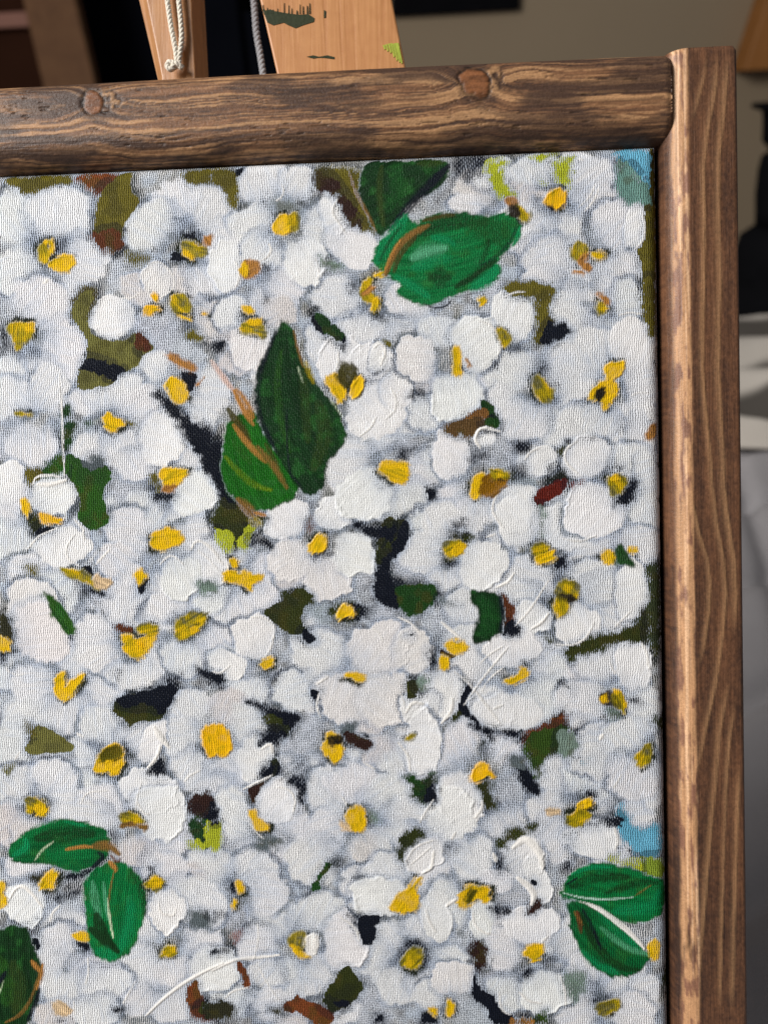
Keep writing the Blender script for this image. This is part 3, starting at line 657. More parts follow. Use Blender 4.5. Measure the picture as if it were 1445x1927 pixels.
nv .6 s: -1489 -2012 -1452 -1999 -1463 -2035
nv .6 s: -1600 -1908 -1573 -1908 -1578 -1935
nv .85 s: -1145 -1622 -1105 -1631 -1128 -1649 -1141 -1653
nv 1 s: -1109 -1622 -1074 -1627 -1092 -1640
dol 1 h: -1116 -1698 -1098 -1689 -1090 -1730 -1117 -1752 -1140 -1758
nv .7 s: -1143 -1711 -1116 -1707 -1121 -1743 -1148 -1747
br2 1 h: -1181 -1778 -1133 -1758 -1163 -1792 -1167 -1830 -1180 -1819
nv .85 s: -1077 -1752 -1010 -1744 -1025 -1793 -1031 -1849 -1046 -1853 -1047 -1810 -1056 -1788
br2 1 s: -892 -1637 -869 -1629 -828 -1651 -844 -1678 -857 -1651 -883 -1646
dg 1 s: -744 -1750 -709 -1745 -696 -1759 -645 -1733 -647 -1826 -693 -1826 -724 -1808 -714 -1772
nv 1 s: -680 -1812 -653 -1772 -646 -1772 -647 -1826
dol .95 s: -757 -1928 -717 -1901 -674 -1919 -732 -1955 -741 -1999 -759 -1995
gr2 1 h: -963 -1995 -941 -1999 -982 -2044 -988 -2076 -1015 -2080
nv 1 h: -936 -1995 -919 -1995 -924 -2013
dgy .8 s: -1181 -1958 -1140 -1913 -1077 -1927 -1083 -1954 -1159 -1963
nv .9 s: -1290 -1832 -1273 -1854 -1278 -1868 -1292 -1872
nv .9 s: -1252 -2062 -1225 -2051 -1226 -2090 -1248 -2090
nv .6 s: -902 -2040 -849 -2035 -867 -2053
gg .5 s: -844 -1847 -813 -1856 -818 -1883 -845 -1883
nv .6 s: -1090 -1730 -1018 -1703 -1036 -1721 -1086 -1739
nv 1 s: -427 -1693 -397 -1711 -355 -1782 -349 -1819 -373 -1808 -407 -1750 -432 -1715
ru 1 s: -409 -1640 -378 -1623 -313 -1597 -270 -1587 -266 -1611 -335 -1641 -371 -1676 -392 -1684 -392 -1662
gr3 1 s: -379 -1640 -309 -1619 -274 -1611 -267 -1650 -302 -1685 -336 -1698 -351 -1764 -372 -1729 -392 -1684
gg .9 s: -292 -1628 -253 -1637 -241 -1681 -268 -1712 -293 -1685
cy .6 s: -246 -1712 -199 -1695 -212 -1725
cy .92 s: -143 -1835 -123 -1829 -99 -1893 -65 -1906 -22 -1889 -21 -1981 -70 -1987 -121 -1937 -146 -1893
lg 1 s: -83 -1994 -15 -1990 -2 -2043 -84 -2043
li .5 s: -169 -1976 -83 -1994 -84 -2029 -161 -2007
dol 1 s: -537 -1772 -489 -1754 -495 -1803 -473 -1838 -509 -1849 -517 -1829 -525 -1794
nv .9 s: -547 -1599 -525 -1604 -473 -1618 -492 -1666 -501 -1670 -497 -1626 -534 -1615
nv .9 s: -473 -1613 -413 -1620 -409 -1645 -465 -1629
dol .85 s: -449 -1901 -374 -1887 -353 -1892 -392 -1923 -414 -1936 -476 -1958 -471 -1936
nv .65 s: -240 -1888 -135 -1866 -146 -1888 -236 -1899
nv .9 s: -278 -1928 -258 -1912 -270 -1976
nv .9 s: -299 -2012 -275 -1994 -275 -2025
nv .7 s: -481 -1994 -463 -1980 -460 -2025 -482 -2025
nv .9 s: -620 -1949 -600 -1945 -607 -1960
dgy .7 s: -440 -1693 -397 -1698 -402 -1724 -432 -1719
ed .8 s: -39 -1587 2 -1587 1 -1631 -31 -1613
nv .7 s: -230 -1787 -200 -1796 -205 -1813 -226 -1809
nv 1 h: -1844 -2230 -1821 -2223 -1813 -2253 -1834 -2260
br2 1 s: -1934 -2194 -1849 -2177 -1841 -2212 -1935 -2235
ru 1 h: -1387 -2388 -1354 -2333 -1346 -2379 -1327 -2415 -1343 -2434 -1371 -2448
ru 1 s: -1378 -2443 -1277 -2410 -1278 -2456 -1344 -2459
dol 1 s: -1338 -2420 -1284 -2415 -1289 -2438 -1339 -2445
dgy .8 s: -1361 -2130 -1298 -2142 -1313 -2196 -1381 -2180
nv .7 s: -1609 -2438 -1562 -2420 -1568 -2438
nv .6 s: -1787 -2106 -1688 -2069 -1685 -2092 -1773 -2115
nv .6 s: -1826 -2166 -1793 -2154 -1807 -2170
nv 1 s: -1708 -2225 -1662 -2239 -1663 -2257 -1700 -2255
nv .7 s: -1315 -2260 -1283 -2253 -1302 -2271
nv .6 s: -1776 -2456 -1721 -2465 -1740 -2477 -1768 -2478
dgx 1 s: -1308 -2415 -1262 -2406 -1234 -2437 -1264 -2458 -1309 -2452
ru 1 h: -1102 -2409 -1066 -2395 -1058 -2377 -1050 -2399 -997 -2413 -948 -2444 -962 -2471 -1016 -2472 -1055 -2427 -1101 -2441
dol 1 h: -992 -2408 -945 -2331 -908 -2287 -892 -2335 -863 -2357 -889 -2394 -939 -2439
nv 1 h: -960 -2403 -905 -2407 -934 -2426
nv 1 h: -874 -2154 -803 -2150 -825 -2172 -831 -2226 -840 -2237 -862 -2237 -884 -2190
ru 1 h: -1234 -2291 -1214 -2296 -1197 -2337 -1195 -2360 -1220 -2363 -1211 -2337
nv .65 s: -761 -2266 -724 -2212 -677 -2248 -687 -2315 -745 -2325
nv 1 s: -710 -2455 -694 -2428 -661 -2437 -662 -2469 -708 -2469
nv .9 s: -832 -2438 -807 -2443 -808 -2470 -833 -2470
nv .5 s: -913 -2141 -878 -2145 -884 -2195 -910 -2163
pb .6 s: -1252 -2205 -1206 -2191 -1235 -2241
nv .5 s: -1300 -2137 -1250 -2146 -1255 -2160 -1300 -2153
nv .5 s: -1206 -2164 -1179 -2168 -1184 -2191 -1202 -2187
nv .7 s: -1303 -2255 -1249 -2246 -1245 -2269 -1304 -2264
dgx .8 s: -1145 -2423 -1105 -2427 -1105 -2445 -1137 -2441
br2 1 s: -569 -2252 -538 -2225 -516 -2225 -504 -2292 -540 -2310 -548 -2274
nv 1 h: -549 -2310 -541 -2364 -489 -2390 -481 -2426 -442 -2439 -436 -2466 -499 -2467 -516 -2418 -555 -2395
nv .9 s: -497 -2122 -431 -2144 -480 -2162 -493 -2149
br2 1 s: -401 -2139 -361 -2102 -350 -2117 -384 -2153
nv 1 h: -382 -2046 -367 -2055 -378 -2062
gr3 1 s: -398 -2452 -345 -2416 -350 -2466 -398 -2466
oc 1 s: -438 -2457 -394 -2450 -394 -2466 -438 -2466
gg .65 s: -304 -2317 -226 -2299 -235 -2362 -258 -2398 -288 -2389
nv 1 s: -221 -2388 -182 -2397 -197 -2413
nv .7 s: -417 -2314 -382 -2300 -400 -2340
nv .6 s: -355 -2273 -307 -2264 -356 -2295
ed 1 s: -17 -2320 -2 -2307 -3 -2373
nv .5 s: -430 -2042 -490 -2037 -451 -2024 -447 -2050
"""
LEAVES = """
lfd: -803 -13 -696 -14 -574 -16 -566 -52 -592 -96 -666 -129 -704 -160 -750 -215 -777 -226 -799 -176 -829 -81
em: -790 -275 -772 -240 -739 -215 -695 -165 -673 -195 -620 -171 -548 -167 -477 -183 -415 -173 -383 -187 -373 -217 -384 -245 -413 -270 -443 -304 -436 -334 -454 -362 -530 -386 -572 -397 -629 -424 -678 -410 -730 -382 -709 -359 -745 -339 -787 -312
lfg: -1223 -738 -1180 -712 -1136 -688 -1117 -756 -1076 -817 -1025 -886 -1011 -939 -1081 -975 -1127 -985 -1157 -978 -1217 -934 -1238 -873
lfd: -1043 -441 -1018 -474 -1003 -535 -986 -580 -950 -633 -892 -710 -871 -785 -902 -822 -933 -851 -943 -918 -974 -943 -1011 -932 -1040 -878 -1091 -802 -1120 -741 -1133 -680 -1135 -628 -1115 -576 -1091 -532 -1075 -487
gr: -1767 -1200 -1745 -1218 -1704 -1242 -1675 -1309 -1680 -1332 -1707 -1327 -1725 -1295 -1747 -1272 -1746 -1245
lfd: -537 -1216 -506 -1226 -459 -1227 -443 -1288 -448 -1336 -479 -1357 -496 -1370 -540 -1365 -517 -1309 -512 -1274 -542 -1256
em2: -1906 -1966 -1882 -1930 -1806 -1889 -1727 -1869 -1663 -1876 -1604 -1899 -1592 -1935 -1603 -1981 -1631 -2003 -1687 -2026 -1728 -2022 -1773 -2003 -1843 -1999 -1893 -1989
em: -1601 -1992 -1546 -2000 -1508 -2039 -1490 -2086 -1496 -2149 -1518 -2220 -1539 -2259 -1595 -2294 -1650 -2276 -1672 -2228 -1674 -2181 -1680 -2086 -1674 -2047 -1633 -2008
lfd: -1976 -2208 -1934 -2194 -1887 -2180 -1845 -2193 -1829 -2263 -1812 -2299 -1819 -2355 -1825 -2406 -1861 -2479 -1875 -2489 -1987 -2491
em: -308 -2085 -269 -2024 -217 -1998 -128 -2009 -40 -2039 -1 -2062 -9 -2138 -57 -2168 -116 -2176 -160 -2146 -219 -2108 -293 -2100
em2: -281 -2115 -256 -2108 -219 -2115 -146 -2168 -73 -2244 -46 -2260 -73 -2298 -111 -2326 -163 -2326 -214 -2299 -251 -2253 -272 -2199
"""
STROKES = """
lfo 16 .8 .02: -758 -32 -768 -104 -758 -194
lfm 30 .6 .02: -717 -33 -714 -90 -740 -154
lfo 18 .8 .02: -590 -27 -656 -28
oc2 8 .7 .02: -849 -44 -834 -101 -798 -164 -779 -210
nv 22 .95 .02: -574 -40 -632 -94 -683 -144 -733 -203
nv 10 .95 .02: -699 -160 -742 -211
em3 30 .8 .05: -777 -292 -759 -253 -729 -222 -695 -174
lfd 7 .6 .03: -770 -292 -743 -238 -705 -197
lfd 36 .7 .05: -667 -224 -601 -194 -535 -187 -477 -199
lfm 60 .6 .04: -509 -205 -445 -220 -429 -250
em4 34 .75 .05: -675 -286 -632 -271 -589 -263
em3 26 .7 .05: -675 -315 -622 -298 -577 -293
em3 20 .8 .04: -621 -233 -582 -241 -563 -254
lfd 40 .8 .03: -624 -343 -584 -345
em3 34 .8 .06: -513 -376 -467 -349 -444 -324
lfd 18 .9 .03: -450 -304 -479 -322 -512 -347 -559 -372
nv 8 .5 .02: -386 -193 -390 -222 -413 -263 -453 -298 -492 -315
em3 10 1 .1: -380 -216 -384 -242 -400 -264
lfd 12 .7 .02: -465 -248 -475 -284 -492 -309
em3 22 .8 .03: -725 -339 -677 -367 -638 -395
oc2 16 1 .1: -755 -332 -737 -287 -710 -245 -673 -218 -633 -200
oc 7 1 .1: -758 -328 -740 -283 -710 -236
ol4 12 .9 .06: -731 -323 -714 -274 -667 -228
ol4 12 .9 .05: -646 -186 -594 -175 -561 -173
nv 5 .9 .02: -651 -414 -625 -429 -586 -426 -573 -407
nv 5 .5 .02: -566 -401 -527 -395 -481 -387
nv 14 .7 .02: -1067 -480 -1102 -554 -1127 -620 -1127 -695 -1105 -756 -1076 -817
gr 16 .4 .03: -1053 -533 -1071 -622 -1059 -742 -1038 -818
lfo 34 .5 .03: -952 -685 -931 -776 -971 -865
lfo 24 .5 .03: -994 -595 -989 -684 -985 -789
nv 4 .9 .02: -1043 -698 -1046 -818 -1036 -893
nv 6 .8 .02: -1040 -878 -1003 -924
oc2 7 .9 .04: -1017 -477 -1005 -535 -994 -580
yo 14 .8 .04: -986 -565 -965 -625
lm 5 .6 .06: -1008 -579 -995 -624
lm 4 .7 .03: -921 -671 -885 -725
pk 14 .9 .04: -1254 -556 -1222 -602 -1193 -641
oc 24 1 .05: -1185 -641 -1164 -679 -1143 -717
oc 10 1 .05: -1193 -641 -1157 -717 -1138 -740
nv 4 .6 .02: -1185 -724 -1167 -784
ol4 20 .9 .02: -1210 -693 -1181 -739 -1151 -785
oc 12 .8 .04: -1196 -738 -1152 -800 -1107 -846
ol4 10 .7 .03: -1106 -794 -1070 -862
oc2 14 .8 .05: -1129 -801 -1092 -847 -1063 -893 -1049 -920
lf2 14 .7 .03: -1221 -828 -1185 -874 -1140 -913 -1095 -925
gr 20 .5 .03: -1197 -784 -1153 -845
oc2 22 1 .03: -1190 -950 -1165 -973 -1143 -1004
oc 10 .9 .03: -1142 -989 -1112 -997
yo 24 .7 .02: -1158 -1011 -1128 -1019
lfd 8 .5 .02: -1746 -1250 -1715 -1295 -1689 -1323
lfm 40 .6 .02: -507 -1248 -477 -1292 -500 -1344
nv 12 .8 .02: -455 -1240 -447 -1292 -457 -1340
em 22 .8 .05: -1888 -1962 -1840 -1916 -1760 -1884 -1700 -1878
lfd 34 .7 .04: -1808 -1925 -1728 -1907 -1646 -1912
em3 20 .8 .05: -1883 -1976 -1841 -1953 -1845 -1930
em3 9 .6 .05: -1664 -1889 -1727 -1875
lm 6 .5 .05: -1819 -1989 -1795 -1957 -1762 -1935
em 40 .6 .04: -1773 -1980 -1717 -1971 -1657 -1971
nv 12 .9 .03: -1630 -1967 -1612 -1981 -1649 -2012
oc2 22 1 .06: -1643 -1949 -1601 -1944 -1570 -1971
oc 9 1 .06: -1726 -1958 -1675 -1949 -1647 -1951
br 9 .9 .06: -1593 -1976 -1576 -1999 -1566 -1985
oc 12 1 .06: -1598 -1994 -1581 -2012 -1581 -2022
lfd 20 .5 .04: -1531 -2024 -1501 -2086 -1500 -2149
em3 30 .6 .05: -1541 -2102 -1544 -2181 -1578 -2259
em4 18 .7 .05: -1650 -2055 -1644 -2118 -1630 -2165
em4 10 .7 .05: -1618 -2055 -1613 -2118 -1608 -2165
lfd 26 1 .13: -1641 -2152 -1631 -2197 -1601 -2244
lfd 22 1 .13: -1660 -2194 -1624 -2220 -1583 -2259
lm 5 .9 .2: -1607 -2102 -1602 -2173 -1594 -2220
oc2 4 .8 .05: -1586 -2024 -1601 -2086 -1605 -2134
em3 30 .7 .05: -1641 -2260 -1595 -2275
gr 30 .7 .04: -1937 -2282 -1929 -2318
lfo 40 .6 .04: -1896 -2300 -1880 -2374 -1897 -2439
gr 34 .5 .04: -1912 -2346 -1924 -2416
nv 10 .9 .02: -1940 -2356 -1920 -2323
oc 12 1 .08: -1840 -2290 -1827 -2309 -1813 -2322
oc 12 1 .08: -1808 -2299 -1814 -2336 -1829 -2373
oc2 8 .8 .08: -1828 -2346 -1839 -2392 -1878 -2452 -1926 -2474
nv 10 .9 .02: -1820 -2373 -1835 -2420 -1860 -2466
lm 3 .5 .05: -1941 -2388 -1926 -2346
lfd 24 .7 .04: -270 -2066 -203 -2039 -114 -2039
lfd 16 .8 .03: -174 -2085 -85 -2054 -33 -2057
em3 34 .6 .05: -145 -2138 -56 -2130 -26 -2085
em3 10 .9 .06: -269 -2031 -217 -2009 -158 -2012
nv 5 .9 .03: -285 -2062 -255 -2042
oc2 4 .6 .03: -93 -2092 -48 -2062
gw 5 .9 .15: -293 -2085 -241 -2100 -167 -2104 -100 -2097
lfd 20 .8 .04: -249 -2146 -206 -2237 -148 -2298 -88 -2306
em3 26 .7 .05: -197 -2130 -138 -2191 -87 -2244
em4 14 .7 .07: -190 -2184 -132 -2237 -58 -2264
em3 18 .8 .05: -243 -2253 -207 -2291 -148 -2314
br 10 .9 .04: -256 -2138 -246 -2199
oc2 6 .8 .05: -264 -2138 -242 -2176
nv 9 1 .03: -241 -2131 -213 -2184 -191 -2245
wh 10 1 .35: -246 -2111 -204 -2124 -148 -2164 -102 -2206 -70 -2243
em2 14 .9 .04: -256 -2115 -226 -2123
"""
CENTRES = """
yo .08: -1744 -218 -1727 -202 -1712 -215 -1712 -252 -1725 -268 -1742 -251
ye .12: -1727 -202 -1707 -192 -1697 -211 -1710 -252 -1715 -235 -1710 -215
ye .1: -1721 -268 -1699 -248 -1668 -243 -1641 -249 -1642 -280 -1670 -287 -1700 -280
yo .08: -1323 -215 -1260 -232 -1261 -257 -1299 -262 -1328 -246
ye .08: -1328 -246 -1299 -268 -1303 -260
oc .05: -1268 -207 -1245 -204 -1243 -229 -1264 -228
or .1: -1419 -367 -1408 -365 -1400 -380 -1413 -384
or .1: -1452 -409 -1422 -388 -1399 -401 -1401 -413 -1427 -414
yo .06: -1366 -365 -1332 -362 -1312 -387 -1313 -420 -1351 -419 -1367 -390
ye .08: -1342 -421 -1309 -430 -1309 -441 -1330 -434
ye .18: -1066 -182 -1055 -158 -1030 -152 -1009 -168 -1012 -194 -1031 -208 -1060 -204
yo .04: -1026 -155 -1005 -147 -997 -164 -1002 -201 -1015 -200
oc .05: -1161 -289 -1138 -277 -1109 -283 -1114 -311 -1139 -327 -1160 -318
ye .06: -1159 -281 -1142 -294 -1147 -318 -1160 -314
yo .06: -819 -343 -790 -336 -799 -372 -783 -393 -767 -410 -788 -419 -821 -396 -828 -367
ye .08: -782 -328 -765 -320 -765 -336 -782 -336
oc .08: -820 -388 -799 -360 -778 -361 -804 -384
ye .1: -796 -411 -779 -391 -771 -400 -784 -436 -797 -436
ye .08: -1160 -406 -1137 -407 -1125 -424 -1150 -423
yo .06: -1173 -468 -1143 -444 -1105 -450 -1098 -495 -1127 -482 -1165 -477
ye .08: -1151 -448 -1113 -441 -1105 -450 -1130 -457
ye .08: -936 -614 -884 -605 -873 -659 -890 -686 -906 -658
ol4 .06: -883 -577 -862 -575 -838 -603 -851 -639 -877 -647 -896 -605
ye .22: -858 -648 -849 -623 -830 -613 -822 -632 -831 -665 -848 -673 -858 -664
ye .08: -574 -537 -556 -545 -551 -611 -560 -619 -576 -614
oc .05: -540 -570 -522 -591 -527 -599
ye .08: -502 -409 -478 -397 -474 -414 -490 -427
yo .06: -453 -490 -435 -488 -419 -509 -411 -530 -432 -549 -439 -525
yo .06: -171 -424 -143 -442 -135 -450 -171 -465
oc .05: -178 -400 -142 -417 -135 -442 -167 -417
yo .06: -348 -629 -332 -626 -296 -668 -300 -692 -325 -700 -349 -678
ye .2: -154 -615 -141 -597 -105 -590 -103 -613 -134 -640 -140 -652 -150 -636
ye .08: -195 -671 -170 -651 -146 -652 -118 -657 -123 -689 -147 -709 -155 -725 -163 -700 -199 -699
bk .05: -179 -671 -158 -666 -155 -684 -175 -704 -183 -692
oc .06: -44 -793 -15 -765 -10 -790 -20 -810 -44 -809
oc .08: -416 -142 -399 -135 -388 -152 -404 -155
yo .08: -392 -156 -372 -160 -352 -185 -356 -199 -376 -197
dk .04: -408 -159 -388 -160 -384 -188 -404 -187
or .18: -309 -151 -298 -119 -274 -112 -254 -129 -257 -157 -275 -174 -287 -168
nv .04: -309 -157 -287 -168 -289 -178
yo .08: -236 -271 -216 -261 -192 -284 -205 -304 -225 -311 -241 -295
oc .14: -221 -311 -184 -285 -193 -300 -213 -320 -181 -329 -190 -347 -217 -332
ye .1: -193 -288 -145 -298 -153 -310 -181 -309
oc .06: -242 -339 -213 -338 -202 -353
yo .07: -1844 -441 -1822 -423 -1779 -431 -1769 -452 -1772 -473 -1798 -484 -1816 -513 -1826 -488 -1832 -458
ye .08: -1796 -430 -1770 -433 -1769 -452 -1792 -451
yo .05: -1827 -686 -1780 -687 -1784 -695 -1823 -692
ye .1: -1391 -615 -1369 -594 -1344 -612 -1328 -650 -1337 -666 -1359 -672 -1379 -644
oc .04: -1392 -527 -1355 -545 -1305 -567 -1305 -584 -1339 -570 -1372 -549
oc .03: -1302 -626 -1276 -602 -1281 -614
ye .07: -1574 -710 -1556 -685 -1535 -707 -1510 -720 -1514 -728 -1545 -744 -1568 -735
ye .08: -1819 -940 -1805 -934 -1797 -959 -1800 -990 -1817 -967
or .08: -1768 -979 -1741 -989 -1704 -996 -1709 -1007 -1741 -1004 -1764 -995
ye .1: -1415 -861 -1379 -856 -1326 -861 -1331 -877 -1367 -902 -1381 -911 -1403 -906
oc .05: -1403 -908 -1368 -909 -1381 -924 -1404 -926
ye .1: -1446 -1046 -1416 -1034 -1385 -1027 -1350 -1053 -1355 -1066 -1386 -1079 -1409 -1089 -1443 -1089
yo .08: -1710 -1139 -1687 -1133 -1637 -1154 -1611 -1181 -1593 -1190 -1603 -1199 -1638 -1176 -1692 -1157
oc3 .14: -1615 -1154 -1592 -1164 -1561 -1175 -1566 -1191 -1594 -1199 -1611 -1186
ye .1: -1497 -1157 -1474 -1146 -1461 -1162 -1471 -1179 -1482 -1190 -1491 -1170
ye .08: -789 -875 -767 -852 -737 -853 -702 -862 -705 -897 -716 -914 -747 -913 -768 -891
ye .22: -990 -1091 -979 -1074 -965 -1055 -947 -1061 -944 -1088 -957 -1107 -980 -1107
ye .08: -1239 -1175 -1220 -1148 -1194 -1158 -1132 -1168 -1132 -1177 -1155 -1194 -1164 -1214 -1181 -1185 -1226 -1186
ye .06: -1224 -1117 -1197 -1118 -1198 -1145 -1220 -1144
ye .1: -530 -920 -513 -898 -491 -886 -487 -916 -501 -951 -514 -968 -527 -954
yb .06: -491 -895 -440 -904 -427 -896 -431 -922 -458 -947 -488 -960 -505 -950
yo .05: -473 -878 -448 -887 -422 -896 -440 -909 -470 -904
yo .08: -612 -1100 -590 -1083 -555 -1080 -552 -1106 -578 -1125 -604 -1126
ye .08: -590 -1101 -555 -1084 -552 -1106 -578 -1125
yo .06: -362 -1105 -340 -1091 -315 -1102 -319 -1124 -358 -1131
ye .14: -362 -1131 -324 -1119 -302 -1107 -300 -1133 -320 -1152 -350 -1149
yo .06: -154 -912 -120 -908 -99 -922 -108 -951 -138 -964 -146 -933
ye .12: -139 -912 -128 -910 -126 -919 -137 -921
ye .08: -170 -1131 -148 -1114 -132 -1132 -140 -1149 -162 -1153
gr2 .04: -132 -1119 -114 -1102 -102 -1137 -81 -1158 -132 -1158
ye .06: -102 -1115 -76 -1115 -81 -1124
ye .08: -1900 -1328 -1869 -1351 -1869 -1369 -1888 -1374 -1902 -1369
ye .08: -1544 -1334 -1521 -1330 -1490 -1348 -1439 -1322 -1445 -1344 -1473 -1389 -1501 -1406 -1527 -1388
yo .05: -1493 -1312 -1461 -1304 -1430 -1304 -1439 -1326 -1489 -1335
or .08: -1495 -1352 -1477 -1362 -1477 -1371
yo .08: -1380 -1296 -1348 -1277 -1307 -1275 -1287 -1284 -1304 -1311 -1341 -1341 -1373 -1350 -1383 -1327
ye .1: -1336 -1319 -1309 -1315 -1331 -1328
ye .12: -1745 -1470 -1730 -1443 -1707 -1439 -1708 -1466 -1718 -1489 -1675 -1453 -1652 -1440 -1655 -1462 -1686 -1498 -1715 -1523 -1732 -1511
ye .22: -918 -1295 -904 -1268 -891 -1255 -882 -1264 -869 -1269 -870 -1287 -892 -1295 -905 -1299
ye .08: -1146 -1424 -1130 -1413 -1101 -1403 -1104 -1429 -1126 -1436
ye .07: -900 -1461 -874 -1452 -839 -1464 -848 -1479 -879 -1465
or .14: -1314 -1619 -1295 -1599 -1259 -1595 -1241 -1615 -1233 -1642 -1230 -1673 -1257 -1687 -1275 -1680 -1293 -1691 -1306 -1664
ye .08: -609 -1373 -592 -1364 -566 -1369 -547 -1385 -575 -1400 -597 -1397
ye .08: -623 -1403 -606 -1412 -598 -1434 -624 -1450
ye .06: -451 -1474 -412 -1468 -398 -1446 -381 -1450 -386 -1468 -412 -1485 -442 -1487
yo .08: -291 -1212 -274 -1197 -244 -1204 -236 -1244 -245 -1252 -300 -1242
dk .04: -300 -1245 -244 -1241 -249 -1254 -275 -1262
yo .07: -311 -1260 -296 -1247 -258 -1269 -280 -1299 -297 -1303
dk .05: -189 -1518 -142 -1515 -125 -1541 -151 -1549 -172 -1549
ye .1: -144 -1508 -125 -1515 -110 -1550 -113 -1576 -117 -1558
yo .08: -146 -1528 -129 -1519 -113 -1554 -115 -1576 -138 -1549
ye .06: -181 -1527 -166 -1527 -168 -1540 -179 -1540
ye .08: -1629 -1703 -1614 -1663 -1555 -1647 -1547 -1704 -1567 -1740 -1594 -1726 -1617 -1733 -1635 -1731
dkg .05: -1610 -1667 -1555 -1661 -1551 -1681 -1593 -1699 -1616 -1699
ye .16: -1597 -1704 -1584 -1699 -1584 -1722 -1566 -1720 -1561 -1713 -1564 -1733 -1590 -1738
yo .07: -1840 -1816 -1826 -1804 -1789 -1811 -1767 -1839 -1787 -1862 -1837 -1850
ye .07: -1808 -1825 -1772 -1834 -1791 -1864 -1814 -1857
yo .06: -1562 -1862 -1538 -1847 -1511 -1854 -1490 -1881 -1517 -1890 -1553 -1885
oc2 .06: -1568 -1894 -1535 -1878 -1481 -1885 -1486 -1899 -1526 -1890
ye .08: -1808 -2054 -1765 -2017 -1749 -2026 -1762 -2058 -1772 -2076 -1804 -2079
ye .08: -1928 -2058 -1919 -2054 -1910 -2072 -1930 -2090
ye .08: -1929 -2083 -1907 -2102 -1912 -2122 -1931 -2125
yo .08: -1496 -2063 -1467 -2031 -1432 -2058 -1464 -2081 -1487 -2072
ye .07: -1486 -2053 -1463 -2040 -1441 -2058 -1473 -2067
ye .1: -968 -1672 -954 -1641 -953 -1624 -931 -1624 -906 -1664 -915 -1691 -929 -1713 -947 -1699
bk .05: -949 -1637 -909 -1633 -910 -1655 -928 -1659 -945 -1650
ye .08: -1183 -1853 -1171 -1846 -1166 -1873 -1126 -1893 -1135 -1904 -1162 -1904 -1164 -1886
ye .09: -895 -1838 -861 -1836 -845 -1883 -863 -1907 -890 -1905 -902 -1878
oc3 .04: -925 -1883 -903 -1887 -890 -1905 -916 -1905
ye .08: -1225 -2051 -1216 -2058 -1207 -2071 -1212 -2086 -1224 -2086
ye .08: -1240 -2114 -1231 -2105 -1227 -2132 -1234 -2137
or .2: -548 -1754 -532 -1727 -510 -1714 -497 -1732 -480 -1750 -507 -1754 -537 -1767
ye .08: -257 -1848 -235 -1815 -205 -1826 -218 -1844 -248 -1853
yo .07: -279 -1866 -248 -1848 -210 -1857 -223 -1879 -258 -1897 -275 -1888
ye .2: -229 -1826 -214 -1822 -209 -1837 -225 -1842
yo .08: -89 -1695 -66 -1678 -48 -1656 -43 -1700 -58 -1718 -79 -1731
oc3 .06: -339 -1848 -296 -1848 -305 -1859 -331 -1857
yo .09: -1457 -2265 -1428 -2238 -1406 -2247 -1411 -2276 -1452 -2277
ye .07: -1716 -2207 -1698 -2207 -1675 -2207 -1676 -2230 -1708 -2221
oc3 .03: -1780 -2419 -1756 -2410 -1729 -2437 -1734 -2451 -1771 -2451
ye .1: -789 -2129 -762 -2100 -725 -2068 -696 -2033 -698 -2046 -712 -2073 -702 -2113 -709 -2136 -749 -2147
yo .08: -1081 -2218 -1058 -2202 -1027 -2204 -1032 -2240 -1051 -2263 -1073 -2241
ye .1: -1073 -2243 -1051 -2259 -1015 -2270 -1033 -2272 -1060 -2263
wh .14: -1027 -2213 -1004 -2204 -992 -2236 -1006 -2270 -1028 -2263
yo .09: -757 -2284 -734 -2250 -694 -2248 -700 -2288 -718 -2311 -748 -2298
ye .07: -685 -2424 -660 -2419 -661 -2444
ye .07: -630 -2392 -604 -2409 -613 -2436 -631 -2443
ye .07: -593 -2118 -574 -2064 -522 -2064 -496 -2073 -505 -2113 -535 -2100 -567 -2122 -589 -2126
dkg .05: -566 -2091 -548 -2073 -535 -2082 -553 -2109 -566 -2113
ye .1: -410 -2255 -390 -2238 -359 -2235 -350 -2255 -364 -2278 -391 -2282
yo .08: -208 -2411 -171 -2397 -145 -2388 -141 -2410 -167 -2435 -193 -2437
ye .08: -65 -2245 -43 -2223 -31 -2231 -35 -2262 -44 -2276 -57 -2258
yo .05: -733 -1642 -702 -1629 -716 -1642
or .04: -1278 -418 -1255 -425
"""
